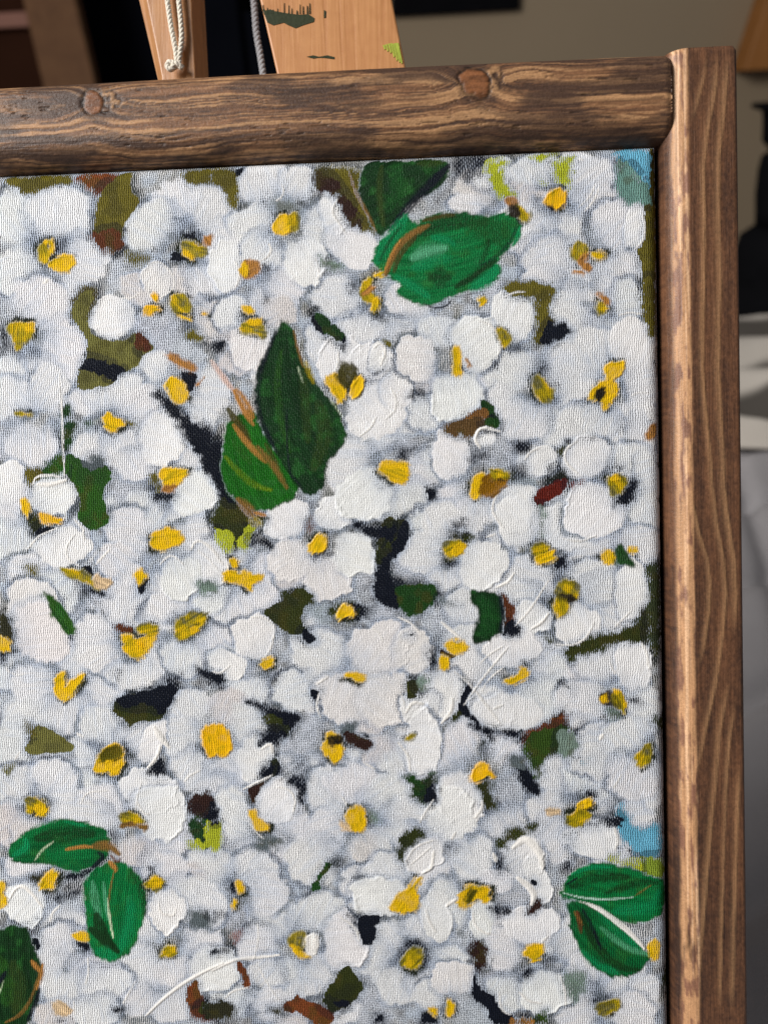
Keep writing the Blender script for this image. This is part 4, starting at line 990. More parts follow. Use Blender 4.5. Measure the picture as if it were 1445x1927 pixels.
RIDGES = """
wh 7 .6: -1504 -2449 -1452 -2398 -1396 -2356 -1344 -2324 -1273 -2292
wh 6 .5: -1305 -2315 -1268 -2296 -1232 -2280 -1168 -2275 -1109 -2268
wh 9 .55: -1453 -1600 -1436 -1622 -1414 -1650
wh 9 .5: -1449 -1619 -1427 -1642 -1410 -1660
wh 7 .5: -1437 -1655 -1447 -1691 -1475 -1718
wh 4 .45: -1690 -972 -1693 -992 -1714 -1012
wh 4 .45: -1665 -1037 -1689 -1068 -1694 -1090 -1686 -1113 -1655 -1131
wh 4 .4: -1808 -1079 -1784 -1053 -1770 -1040 -1719 -1021
wh 4 .4: -1668 -995 -1642 -1020 -1638 -1056
wh 5 .5: -1328 -1089 -1319 -1067 -1296 -1065 -1262 -1095 -1238 -1135
wh 3 .35: -1311 -1089 -1276 -1121 -1241 -1166
wh 4 .4: -1420 -1131 -1401 -1109 -1378 -1106 -1352 -1133
wh 4 .4: -1609 -1128 -1590 -1110 -1565 -1084
wh 5 .45: -1785 -892 -1773 -868 -1732 -867 -1700 -874
wh 8 .45: -1769 -892 -1733 -896 -1687 -883
wh 2 .4: -1689 -877 -1692 -837 -1692 -770
wh 3 .4: -1693 -576 -1695 -618 -1691 -681 -1693 -801
wh 3 .4: -1454 -324 -1446 -295
wh 3 .3: -1506 -368 -1477 -373 -1450 -353
wh 8 .3: -1731 -318 -1718 -310
wh 4 .35: -1431 -275 -1392 -268 -1356 -307 -1353 -349 -1392 -372
wh 4 .45: -1040 -68 -1032 -89 -1045 -109 -1058 -114
wh 4 .5: -884 -116 -903 -151 -881 -185 -865 -210
wh 4 .4: -1082 -230 -1072 -251 -1087 -271 -1104 -279
wh 4 .4: -1180 -276 -1166 -297 -1166 -326 -1182 -358
wh 3 .35: -950 -276 -939 -314 -948 -338
wh 3 .35: -174 -109 -186 -140 -219 -167
wh 3 .3: -162 -113 -174 -149 -203 -179
wh 4 .4: -47 -190 -38 -226 -44 -266 -68 -289
wh 4 .3: -216 -35 -204 -39
wh 5 .4: -1169 -493 -1144 -483 -1115 -491
wh 5 .5: -791 -534 -774 -519 -758 -544 -775 -584
wh 4 .4: -895 -535 -891 -568 -909 -609
wh 4 .4: -748 -647 -732 -676 -733 -709 -763 -733
wh 3 .3: -847 -623 -830 -620
wh 4 .35: -838 -780 -805 -756 -791 -728
wh 4 .4: -495 -470 -467 -479 -443 -512 -436 -545 -448 -565
wh 4 .35: -421 -403 -396 -392 -368 -393
wh 4 .4: -115 -467 -87 -460 -51 -465
wh 3 .35: -86 -690 -62 -679 -34 -684
wh 5 .4: -514 -792 -506 -772 -485 -764 -444 -778
wh 6 .5: -502 -821 -517 -799 -506 -769 -480 -765
wh 5 .45: -379 -859 -365 -837 -335 -825
wh 5 .5: -233 -811 -267 -831 -270 -866 -234 -899
wh 5 .5: -442 -1047 -468 -1012 -473 -982 -453 -947
wh 4 .4: -158 -920 -154 -912 -132 -904 -107 -900
wh 4 .35: -276 -1081 -229 -1091 -186 -1074
wh 4 .35: -490 -1072 -464 -1064
wh 6 .5: -463 -1213 -433 -1201 -415 -1175
wh 6 .5: -370 -1333 -340 -1316 -322 -1290
wh 4 .4: -413 -1323 -369 -1276 -321 -1199
wh 4 .45: -302 -1377 -255 -1382 -216 -1361 -194 -1314
wh 6 .5: -621 -1309 -600 -1329 -566 -1356
wh 4 .5: -561 -1545 -534 -1506 -494 -1453 -436 -1384
wh 3 .4: -512 -1510 -494 -1475 -450 -1441
wh 3 .4: -515 -1431 -493 -1405 -449 -1380
wh 5 .45: -585 -1452 -546 -1483 -504 -1541 -462 -1599
wh 7 .5: -595 -1527 -596 -1562 -627 -1597
wh 4 .4: -153 -1432 -141 -1462
wh 5 .4: -67 -1376 -51 -1403 -47 -1450
wh 5 .4: -478 -1557 -452 -1546
wh 4 .35: -139 -1332 -96 -1289
wh 5 .45: -1097 -1341 -1107 -1380 -1130 -1407
wh 5 .4: -1162 -1286 -1122 -1287 -1092 -1318
wh 5 .45: -976 -1480 -945 -1460
wh 4 .4: -970 -1577 -982 -1546 -972 -1506
wh 4 .4: -729 -1553 -735 -1518 -752 -1500
wh 4 .4: -1278 -1440 -1256 -1449 -1224 -1423
wh 4 .35: -788 -1363 -796 -1336 -813 -1327
wh 6 .4: -727 -1567 -709 -1536 -678 -1541
wh 4 .4: -743 -1293 -704 -1311 -678 -1347
wh 5 .45: -1199 -1783 -1158 -1765 -1113 -1743
wh 6 .4: -1142 -1667 -1114 -1649 -1111 -1676
wh 4 .4: -1057 -1851 -1048 -1815 -1064 -1784 -1100 -1777
wh 4 .4: -849 -1709 -819 -1727
wh 5 .4: -751 -1652 -721 -1688 -718 -1732
wh 4 .45: -695 -1883 -676 -1848 -654 -1817
wh 4 .4: -737 -1995 -710 -1950 -656 -1933
wh 6 .5: -689 -2026 -662 -2013 -657 -1964
wh 3 .35: -724 -2004 -661 -1950
wh 4 .35: -918 -1802 -893 -1843 -911 -1869
wh 3 .4: -1188 -1873 -1162 -1913 -1145 -1927
wh 5 .4: -876 -2226 -883 -2186 -932 -2154
wh 5 .45: -683 -2136 -675 -2167 -656 -2198
wh 3 .35: -1173 -2296 -1148 -2350 -1113 -2400
wh 4 .4: -1271 -2397 -1248 -2374 -1202 -2364
wh 3 .3: -1182 -2282 -1166 -2214 -1170 -2173
wh 14 .6: -432 -1954 -401 -1927 -376 -1945 -354 -1980 -351 -2012
wh 6 .5: -539 -1869 -517 -1843 -517 -1820
wh 8 .5: -489 -1971 -481 -1994
wh 8 .45: -185 -1647 -176 -1633
wh 4 .35: -149 -1787 -127 -1748
wh 5 .45: -150 -1897 -138 -1937 -147 -1959
wh 5 .4: -606 -1931 -593 -1909
wh 12 .55: -421 -2042 -391 -2064 -374 -2090 -383 -2117
wh 7 .5: -624 -2122 -597 -2104
wh 4 .4: -550 -2144 -546 -2180 -516 -2202 -498 -2202
wh 5 .45: -363 -2233 -341 -2211
wh 5 .4: -423 -2372 -397 -2399 -362 -2403
wh 4 .4: -480 -2372 -476 -2426 -446 -2439
wh 4 .35: -308 -2322 -292 -2371 -293 -2411
wh 6 .55: -1903 -2111 -1883 -2074 -1859 -2063 -1828 -2092 -1801 -2129
wh 5 .45: -1780 -2170 -1774 -2147 -1750 -2124
wh 5 .45: -1456 -2115 -1453 -2146 -1412 -2156 -1407 -2133
wh 4 .3: -1719 -2409 -1716 -2451
wh 4 .35: -1673 -2280 -1670 -2321 -1682 -2358
wh 4 .35: -1571 -2413 -1533 -2348
wh 4 .35: -1675 -1821 -1660 -1789 -1596 -1785
wh 3 .35: -1516 -1854 -1510 -1808 -1495 -1759
wh 4 .35: -1510 -1817 -1493 -1854 -1470 -1854
wh 4 .4: -1368 -1759 -1353 -1741 -1321 -1728
wh 5 .4: -1681 -1617 -1663 -1626
wh 4 .35: -1868 -1693 -1853 -1670
wh 3 .3: -1890 -1423 -1859 -1446 -1826 -1442
"""
PALETTE = {'ol': (104, 96, 34), 'ol2': (108, 98, 50), 'ol3': (112, 110, 58), 'ol4': (66, 62, 26), 'dol': (52, 58, 26), 'ed': (58, 66, 44), 'br': (92, 50, 30), 'br2': (52, 34, 30), 'br3': (96, 72, 42), 'ru': (122, 66, 36), 'nv': (20, 24, 34), 'gg': (120, 140, 128), 'gy': (140, 150, 155), 'dgy': (96, 106, 110), 'dg': (32, 66, 28), 'gr': (44, 86, 28), 'gr2': (36, 72, 34), 'gr3': (52, 76, 28), 'dgx': (48, 48, 34), 'cy': (104, 172, 200), 'cg': (110, 150, 140), 'li': (172, 180, 46), 'lg': (130, 150, 50), 'ma': (98, 34, 26), 'tn': (140, 96, 48), 'oc': (168, 116, 56), 'oc2': (122, 90, 44), 'oc3': (206, 178, 140), 'pb': (150, 120, 118), 'lfd': (22, 52, 26), 'lfm': (26, 74, 32), 'lfo': (48, 66, 28), 'lfg': (26, 92, 22), 'lf2': (96, 124, 20), 'em': (10, 108, 54), 'em2': (8, 92, 46), 'em3': (0, 128, 76), 'em4': (84, 158, 118), 'lm': (200, 214, 180), 'gw': (170, 200, 185), 'wh': (232, 228, 222), 'pk': (206, 176, 164), 'ye': (222, 178, 14), 'yo': (154, 136, 16), 'or': (226, 172, 12), 'yb': (134, 92, 14), 'bk': (30, 26, 20), 'dk': (38, 32, 24), 'dkg': (84, 78, 16)}

# ---- paint raster
G = 0.3
WMM, HMM = 203.0, 254.0
NX, NY = int(WMM / G) + 1, int(HMM / G) + 1
XS = -WMM + np.arange(NX) * (WMM / (NX - 1)); YS = -np.arange(NY) * (HMM / (NY - 1))
GX, GY = np.meshgrid(XS, YS)
GAIN = 1.0
PALL = {k: np.clip(srgb(v) * GAIN, 0.004, 0.82) for k, v in PALETTE.items()}
N1 = fbm(GX / 22, GY / 22, 0); N2 = fbm(GX / 6, GY / 6, 1); N3 = vnoise(GX / 1.1, GY / 1.1, 2); N4 = fbm(GX / 2.6, GY / 2.6, 4)
U = np.zeros((NY, NX, 3), np.float32); O = np.zeros_like(U)
m1 = sstep(0.38, 0.6, N2)[..., None]; m2 = sstep(0.45, 0.6, N1)[..., None]
U[:] = PALL['nv'] * (1 - m1) + (PALL['dol'] * (1 - m2) + PALL['dgy'] * m2) * m1
BLUE = np.array([0.48, 0.535, 0.61]); WARM = np.array([0.68, 0.67, 0.665])
t = sstep(0.3, 0.7, N2 * 0.6 + N4 * 0.4)[..., None]
O[:] = BLUE * (1 - t) + WARM * t
GROUND = U.copy(); DRY = np.clip(0.55 + 0.9 * (N4 - 0.5) + 0.6 * (N2 - 0.5), 0.1, 1.0).astype(np.float32)
C = (0.72 + 0.55 * (N4 - 0.5) + 0.35 * (N2 - 0.5) + 0.2 * (N3 - 0.5)).astype(np.float32)
Z = (0.03 * N4).astype(np.float32)
K = np.full((NY, NX), 0.05, np.float32)
ID = np.full((NY, NX), -1, np.int32)

NR = RNG.random((NY, NX)); NR = 0.6 * NR + 0.2 * (np.roll(NR, 1, 0) + np.roll(NR, -1, 0))
def win(x0, x1, y0, y1):
    i0 = max(0, int((x0 + WMM) / WMM * (NX - 1))); i1 = min(NX, int((x1 + WMM) / WMM * (NX - 1)) + 2)
    j0 = max(0, int(-y1 / HMM * (NY - 1))); j1 = min(NY, int(-y0 / HMM * (NY - 1)) + 2)
    if i1 - i0 < 2 or j1 - j0 < 2: return None
    return slice(j0, j1), slice(i0, i1)

def chaikin(p, closed, n=2):
    p = np.asarray(p, float)
    for _ in range(n):
        if closed:
            q = np.roll(p, -1, 0)
            p = np.stack([0.78 * p + 0.22 * q, 0.22 * p + 0.78 * q], 1).reshape(-1, 2)
        else:
            a, b = p[:-1], p[1:]
            m = np.stack([0.75 * a + 0.25 * b, 0.25 * a + 0.75 * b], 1).reshape(-1, 2)
            p = np.concatenate([p[:1], m, p[-1:]])
    return p

def dist_line(px, py, P, closed):
    d2 = np.full(px.shape, 1e9); ins = np.zeros(px.shape, bool); arc = np.zeros(px.shape); run = 0.0
    n = len(P)
    for k in range(n if closed else n - 1):
        a = P[k]; b = P[(k + 1) % n]; e = b - a; L = e @ e + 1e-9
        tt = np.clip(((px - a[0]) * e[0] + (py - a[1]) * e[1]) / L, 0, 1)
        dx = px - a[0] - tt * e[0]; dy = py - a[1] - tt * e[1]; q = dx * dx + dy * dy
        m = q < d2; d2[m] = q[m]; arc[m] = run + tt[m] * math.sqrt(L); run += math.sqrt(L)
        if closed:
            c = (a[1] > py) != (b[1] > py)
            if c.any() and abs(e[1]) > 1e-9:
                ins ^= c & (px < a[0] + (py - a[1]) / e[1] * e[0])
    d = np.sqrt(d2)
    return (np.where(ins, -d, d) if closed else d), arc, run

OBJS = []            # (name, parent flower index or None)
def new_id(name, parent):
    OBJS.append((name, parent)); return len(OBJS) - 1
CANVAS_ID = new_id('canvas', None)

def over(w, a, colour, alpha_cap=0.98, lift=0.0, oid=None, thick=0.0, rag=0.0):
    """lay paint on top: a is coverage 0..1"""
    a = np.clip(a, 0, alpha_cap)
    if rag: a = np.clip(a + (NR[w] - 0.5) * 3.2 * rag * a * (1 - a), 0, 1)
    aa = a[..., None]
    O[w][:] = O[w] * (1 - aa) + colour * aa
    U[w][:] = U[w] * (1 - aa) + colour * aa
    C[w][:] = C[w] + (1 - C[w]) * a
    if oid is not None:
        ID[w][a > 0.5] = oid
    m = a > 0.05
    K[w][m] = np.maximum(K[w] * (1 - a), thick * a)[m]

PET = {'w': ([0.76, 0.755, 0.755], 0.20, 0.96, 0.05, 0.07), 's': ([0.80, 0.79, 0.775], 0.08, 1.0, 0.09, 0.26),
       'b': ([0.57, 0.60, 0.66], 0.25, 0.80, 0.02, 0.03), 'p': ([0.69, 0.64, 0.61], 0.18, 0.88, 0.04, 0.05),
       'P': ([0.77, 0.735, 0.71], 0.10, 0.98, 0.08, 0.18), 'g': ([0.33, 0.40, 0.43], 0.15, 0.76, 0.02, 0.05)}
OWN = np.full((NY, NX), -1, np.int32)
def petal(x, y, rx, ry, ang, kind, oid, cx, cy, seed, fi):
    R = max(rx, ry) * 1.45
    w = win(x - R, x + R, y - R, y + R)
    if w is None: return
    px, py = GX[w] - x, GY[w] - y
    a = math.radians(ang); u = px * math.cos(a) + py * math.sin(a); v = -px * math.sin(a) + py * math.cos(a)
    th = np.arctan2(v / ry, u / rx)
    wob = 0.17 * (vnoise(np.cos(th) * 1.3 + seed, np.sin(th) * 1.3 + seed * 0.7, 3) - 0.5) * 2 + 0.07 * (vnoise(np.cos(th) * 4 + seed, np.sin(th) * 4 + seed, 1) - 0.5) * 2 + 0.06 * (N3[w] - 0.5) * 2 + 0.12 * (N4[w] - 0.5) * 2
    r = np.sqrt((np.abs(u) / rx) ** 2.15 + (np.abs(v) / ry) ** 2.15) + wob
    colr, soft, cap, plate, ridge = PET[kind]
    colr = np.array(colr) * (1 + 0.07 * (RNG.random() - 0.5)) * (1 + 0.025 * (RNG.random(3) - 0.5))
    dx, dy = x - cx, y - cy; L = math.hypot(dx, dy) + 1e-6; dx /= L; dy /= L
    along = px * dx + py * dy; across = -px * dy + py * dx
    st = fbm(across / 0.55 + seed * 3.1, along / 5.0, 5, 2)
    inner = sstep(0.15, -0.9, along / max(rx, ry))          # the brush lifts off towards the heart
    # the dark ground is left showing through the weave along part of the outer edge
    ph = vnoise(np.cos(th) * 0.9 + seed * 2.3, np.sin(th) * 0.9 + seed, 7)
    same = np.where(OWN[w] == fi, 0.58, 1.0)      # petals of one blossom melt into each other
    if kind in 'wspP':
        e = (same * sstep(1.24, 1.0, r) * sstep(0.28, 0.62, ph) * 0.74)[..., None]
        O[w][:] = O[w] * (1 - e) + np.array([0.37, 0.43, 0.54]) * e
    DRY[w][:] = np.maximum(DRY[w], same * sstep(1.38, 1.02, r) * sstep(0.38, 0.70, ph) * (0.25 + 0.75 * N4[w]))
    sf = soft + inner * (0.55 if kind in 'wbpg' else 0.22)
    al = sstep(1.0 + soft * 0.3, 1.0 - sf, r) * cap
    al = al * (1 - 0.30 * inner * (0.3 + st)) + (st - 0.5) * 0.22 * (al > 0.05) * (1 if kind in 'wbpg' else 0.4)
    blue = (inner * 0.44 + 0.42 * sstep(0.42, 0.75, N2[w] * 0.5 + st * 0.5))[..., None]
    if kind in 'sP': blue = blue * 0.45
    c = colr * (1 - blue) + np.array([0.46, 0.52, 0.62]) * blue
    ai = np.clip(al, 0, 1)
    dry_in = inner * (0.02 + 0.34 * st) + (0.34 if kind in 'bg' else 0.0) + 0.3 * sstep(0.5, 0.8, N2[w] * 0.5 + st * 0.5) * (kind in 'wpb') * 0.6
    DRY[w][:] = DRY[w] * (1 - ai) + ai * dry_in * (0.5 if kind in 'sP' else 1.0)
    c = c * (0.93 + 0.14 * st)[..., None]
    over(w, ai, c, cap, oid=oid, thick=np.clip(0.05 + ridge * 1.6 + 0.55 * (N2[w] - 0.4), 0, 0.8), rag=0.7)
    OWN[w][ai > 0.4] = fi
    prof = plate * sstep(1.0, 0.86, r)
    win_a = sstep(0.42, 0.78, vnoise(np.cos(th) * 0.9 + seed * 1.7, np.sin(th) * 0.9 + seed, 6)) * (1 - 0.7 * inner)
    rim = ridge * np.exp(-((r - 0.93) / 0.05) ** 2) * win_a
    Z[w][:] = np.where(r < 1.05, Z[w] * 0.6 + (prof + rim + 0.06 * (st - 0.5)) * np.clip(al * 1.3, 0, 1), Z[w])
    K[w][:] = np.maximum(K[w], np.clip(rim * 3, 0, 0.9))

def gap(P, cname, alpha, hard):
    P = chaikin(P, True)
    w = win(P[:, 0].min() - 3.5, P[:, 0].max() + 3.5, P[:, 1].min() - 3.5, P[:, 1].max() + 3.5)
    if w is None: return
    d, _, _ = dist_line(GX[w], GY[w], P, True)
    d0 = d
    d = d + (N3[w] - 0.5) * (0.8 if hard else 1.3) + (N4[w] - 0.5) * (1.3 if hard else 2.6)
    d = d + (-0.1 if hard else 0.2)
    f = 0.45 if hard else 1.7
    a = sstep(f, -f, d) * alpha
    halo = sstep(3.6, 0.0, d0) * sstep(0.40, 0.62, 0.6 * N2[w] + 0.4 * N4[w]) * 0.34 * alpha
    e = (sstep(2.6, -0.2, d0 + (N4[w] - 0.5) * 2.0) * 0.55 * alpha)[..., None]
    O[w][:] = O[w] * (1 - e) + np.array([0.40, 0.46, 0.56]) * e
    m = a > 0.04
    t1 = sstep(0.45, 0.7, N4[w])[..., None] * 0.55; t2 = sstep(0.5, 0.3, N2[w])[..., None] * 0.45
    cc = PALL[cname] * (0.8 + 0.4 * N4[w])[..., None]
    if cname not in ('cy', 'li', 'lg', 'ma', 'nv'): cc = (cc * (1 - t1) + PALL['ol4'] * t1) * (1 - t2) + (cc * 0.4 + PALL['nv'] * 0.6) * t2
    Uw = U[w]; Uw[m] = cc[m]
    hm = (a <= 0.04) & (halo > 0.02)
    Uw[hm] = (0.5 * Uw + 0.5 * PALL['nv'])[hm]
    C[w][:] = C[w] * (1 - a) * (1 - np.where(a > 0.04, 0, halo))
    Z[w][:] *= (1 - 0.8 * a)
    K[w][:] *= (1 - a)
    ID[w][a > 0.55] = CANVAS_ID

def blob(P, cname, hgt, oid, alpha=0.97, soft=0.55, streak=0.0):
    P = chaikin(P, True, 1 if streak else 2)
    w = win(P[:, 0].min() - 1.5, P[:, 0].max() + 1.5, P[:, 1].min() - 1.5, P[:, 1].max() + 1.5)
    if w is None: return
    d, _, _ = dist_line(GX[w], GY[w], P, True)
    d = d + (N3[w] - 0.5) * 0.6 + (N4[w] - 0.5) * (1.0 if streak else 1.6) - (0.1 if streak else 0.45)
    base = PALL[cname]
    q = P - P.mean(0); ev, evec = np.linalg.eigh(q.T @ q); ax = evec[:, 1]
    lx = (GX[w] - P[:, 0].mean()) * ax[0] + (GY[w] - P[:, 1].mean()) * ax[1]
    ly = -(GX[w] - P[:, 0].mean()) * ax[1] + (GY[w] - P[:, 1].mean()) * ax[0]
    sd = float(P[0, 0]) % 7
    st = fbm((ly + 0.02 * lx * lx * (0.3 if streak else 0)) / 0.6 + sd * 3, lx / 7.0 + sd, 3, 2)
    d = d + (st - 0.5) * (1.1 if streak else 1.0)
    a = sstep(soft, -soft, d) * alpha
    vv = (0.55 + 0.9 * st + 0.25 * (N4[w] - 0.5))[..., None]
    if streak:
        vv = vv * (1 - 0.2 * sstep(-1.2, 0.0, d) * sstep(0.4, 0.6, N2[w]))[..., None]
        base = base * (1 - 0.5 * sstep(0.5, 0.75, N4[w])[..., None]) + 0.5 * sstep(0.5, 0.75, N4[w])[..., None] * np.array([0.02, 0.11, 0.02])
    elif cname in ('ye', 'or'):
        st = 0.45 * st + 0.55 * N4[w]; m_ = sstep(0.5, 0.72, st)[..., None] * 0.75; base = base * (1 - m_) + PALL['yo'] * m_
        m_ = sstep(0.52, 0.3, st)[..., None] * 0.3; base = base * (1 - m_) + np.array([0.80, 0.48, 0.02]) * m_
        vv = (0.86 + 0.3 * N4[w])[..., None]
    elif cname == 'yo':
        st = 0.45 * st + 0.55 * N4[w]; m_ = sstep(0.5, 0.66, st)[..., None] * 0.6; base = base * (1 - m_) + PALL['ye'] * m_
        m_ = sstep(0.5, 0.32, st)[..., None] * 0.7; base = base * (1 - m_) + PALL['dol'] * m_
        vv = (0.86 + 0.3 * N4[w])[..., None]
    over(w, a * (1.0 + (0.05 if streak else 0.22) * (N4[w] - 0.35)), base * vv, 1.0, oid=oid, thick=min(0.8, hgt * 3.2), rag=1.0)
    rim = np.exp(-((d + 0.35) / 0.3) ** 2)
    Z[w][:] = np.where(d < 0, Z[w] * 0.4 + hgt * sstep(0, -0.6, d) + hgt * 1.3 * rim * (0.3 + 1.2 * N4[w]) + (0.10 if streak else 0.16) * (st - 0.5), Z[w])

def stroke(P, cname, width, alpha, hgt, seed, oid=None, cmul=1.0):
    P = chaikin(P, False)
    R = width + 1.0
    w = win(P[:, 0].min() - R, P[:, 0].max() + R, P[:, 1].min() - R, P[:, 1].max() + R)
    if w is None: return
    d, arc, run = dist_line(GX[w], GY[w], P, False)
    taper = 0.35 + 0.65 * np.sin(np.clip(arc / max(run, 1e-6), 0.02, 0.98) * math.pi) ** 0.5
    wd = width * 0.5 * taper * (0.85 + 0.3 * N4[w])
    r = d / np.maximum(wd, 0.05)
    st = vnoise(d / 0.35 + seed * 7.7, arc / 6.0, seed)
    a = (sstep(1.12, 0.72, r) if hgt > 0.12 else sstep(1.3, 0.3, r)) * alpha * (0.7 + 0.6 * st)
    over(w, np.clip(a, 0, 1), PALL[cname] * cmul * (0.88 + 0.24 * st)[..., None], 0.98, oid=oid, thick=min(0.9, hgt * 3), rag=1.0)
    Z[w][:] += (hgt * np.exp(-(r / 0.8) ** 2) * np.clip(a * 1.5, 0, 1)).astype(np.float32)

def lines(txt):
    for l in txt.strip().splitlines():
        h, b = l.split(':'); yield h.split(), b
def poly(b):
    n = [float(v) * 0.1 for v in b.split()]
    return np.array(n).reshape(-1, 2)

FC = []; seed = 1
petals = []
for h, b in lines(FLOWERS):
    FC.append((float(h[0]) * 0.1, float(h[1]) * 0.1))
for fi, (h, b) in enumerate(lines(FLOWERS)):
    for q in b.split():
        v = q.split(',')
        x, y, rx, ry, a = [float(s) for s in v[:5]]
        petals.append((v[5], x * .1, y * .1, rx * .1, ry * .1, a, fi))
# thin washes first, body petals next, thick dabs last
order = {'g': 1, 'b': 0, 'p': 1, 'w': 1, 'P': 2, 's': 2}
petals.sort(key=lambda p: order[p[0]])
for k, x, y, rx, ry, a, fi in petals:
    seed += 1
    petal(x, y, rx, ry, a, k, new_id('petal', fi), FC[fi][0], FC[fi][1], seed * 0.73, fi)
DRY = np.clip(DRY, 0, 1)
C[:] = np.clip(1.0 - 0.66 * DRY + 0.10 * (N4 - 0.5), 0.0, 1.0)
U[:] = GROUND * 0.75 + 0.25 * np.array([0.10, 0.12, 0.16])
for h, b in lines(GAPS):
    gap(poly(b), h[0], float(h[1]), h[2] == 'h')
for h, b in lines(RIDGES):
    seed += 1; stroke(poly(b), h[0], float(h[1]) * 0.155 * 1.15, 0.75 if float(h[1]) < 6 else 1.0, float(h[2]) * (0.34 if float(h[1]) < 6 else 0.5), seed, cmul=0.94)
leaf_ids = []
for h, b in lines(LEAVES):
    i = new_id('leaf', None); leaf_ids.append(i)
    blob(poly(b), h[0], 0.05, i, 1.0, 0.5, streak=1.0)
for h, b in lines(STROKES):
    seed += 1; stroke(poly(b), h[0], float(h[1]) * 0.155, float(h[2]), float(h[3]), seed)
FCA = np.array(FC)
for h, b in lines(CENTRES):
    P = poly(b); c = P.mean(0)
    fi = int(np.argmin(((FCA - c) ** 2).sum(1)))
    # a dark smudge half hidden under each dab
    w = win(P[:, 0].min() - 3, P[:, 0].max() + 3, P[:, 1].min() - 3, P[:, 1].max() + 3)
    if w is not None and h[0] in ('ye', 'yo', 'or'):
        ox, oy = RNG.normal(0, 0.5, 2)
        d, _, _ = dist_line(GX[w] - ox, GY[w] - oy, P, True)
        a = sstep(1.7, -0.3, d + (N4[w] - 0.5) * 2.2) * 0.8 * sstep(0.36, 0.6, N2[w] * 0.4 + N4[w] * 0.6)
        mk = (a > 0.05) & (ID[w] != CANVAS_ID)
        U[w][mk] = (PALL['nv'] * 0.6 + PALL['dol'] * 0.4); C[w][mk] = (C[w] * (1 - a))[mk]
    blob(P, h[0], float(h[1]), new_id('flower_centre', fi))

# left-over wash belongs to the nearest blossom
flower_ids = [new_id('flower', None) for _ in FC]
m = ID < 0
pts = np.stack([GX[m], GY[m]], 1); best = np.full(len(pts), 1e9); bi = np.zeros(len(pts), int)
for k, c in enumerate(FC):
    d = (pts[:, 0] - c[0]) ** 2 + (pts[:, 1] - c[1]) ** 2
    q = d < best; best[q] = d[q]; bi[q] = k
ID[m] = np.where(best < 17.0 ** 2, np.array(flower_ids)[bi], CANVAS_ID)

# rolled edges of the stretched canvas
dE = np.minimum(np.minimum(-GX, GX + WMM), np.minimum(-GY, GY + HMM))
RE = 4.0
Z = Z - np.where(dE < RE, RE - np.sqrt(np.maximum(RE ** 2 - (RE - dE) ** 2, 0)), 0)
Zs = Z
gy, gx = np.gradient(Zs, YS, XS)
NRM = np.stack([-gx, -gy, np.ones_like(gx)], -1); NRM /= np.linalg.norm(NRM, axis=-1, keepdims=True)
POS = np.stack([GX, GY, Zs], -1) * 0.001 - np.array(BASE)
OVA = np.concatenate([O, C[..., None]], -1); UNA = np.concatenate([U, K[..., None]], -1)

cid = ID[:-1, :-1].ravel()
# tiny scraps go back to their blossom or to the canvas
cnt = np.bincount(cid, minlength=len(OBJS))
remap = np.arange(len(OBJS))
for i, (nm, par) in enumerate(OBJS):
    if 0 < cnt[i] < 25:
        remap[i] = flower_ids[par] if par is not None else CANVAS_ID
cid = remap[cid]
# every blossom that has petals keeps some wash of its own round the heart
cnt = np.bincount(cid, minlength=len(OBJS))
jj, ii = np.meshgrid(np.arange(NY - 1), np.arange(NX - 1), indexing='ij')
base_idx = (jj * NX + ii).ravel()
for k, fid in enumerate(flower_ids):
    if cnt[fid] < 25:
        c = FC[k]; d = (GX[:-1, :-1].ravel() - c[0]) ** 2 + (GY[:-1, :-1].ravel() - c[1]) ** 2
        near = np.argsort(d)[:400]
        ok = [q for q in near if OBJS[cid[q]][0] == 'petal'][:60]
        cid[ok] = fid
srt = np.argsort(cid, kind='stable'); cs_ = cid[srt]
starts = np.flatnonzero(np.r_[True, np.diff(cs_) != 0]); ends = np.r_[starts[1:], len(cs_)]
PF = POS.reshape(-1, 3); NF_ = NRM.reshape(-1, 3); OF = OVA.reshape(-1, 4); UF = UNA.reshape(-1, 4)
cells = {int(cs_[s]): srt[s:e] for s, e in zip(starts, ends)}
def film(i, parent):
    q = base_idx[cells[i]]
    quads = np.stack([q + NX, q + NX + 1, q + 1, q], 1)
    uq, inv = np.unique(quads, return_inverse=True)
    me = mesh_np(OBJS[i][0], PF[uq], inv.reshape(-1, 4), NF_[uq], {'over': OF[uq], 'under': UF[uq]})
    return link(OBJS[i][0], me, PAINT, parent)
canvas_o = film(CANVAS_ID, painting)
fobj = {}
for k, fid in enumerate(flower_ids):
    if fid in cells: fobj[k] = film(fid, painting)
LEAF_LABELS = ['dark green leaf tucked under the top rail', 'large emerald leaf with a tan midrib', 'bright green leaf beside the tall pointed leaf', 'tall pointed dark green leaf',
               'small narrow green leaf', 'dark green leaf scrap between blossoms', 'emerald leaf lying sideways on a brown stem', 'emerald leaf hanging down from a brown stem',
               'dark olive leaf with an ochre edge', 'emerald leaf pointing at the right stile', 'emerald leaf with a thick white vein']
for i, (nm, par) in enumerate(OBJS):
    if i not in cells or nm in ('canvas', 'flower'): continue
    if nm == 'leaf':
        o = film(i, painting); o['label'] = LEAF_LABELS[leaf_ids.index(i)]
    else:
        film(i, fobj.get(par, painting))

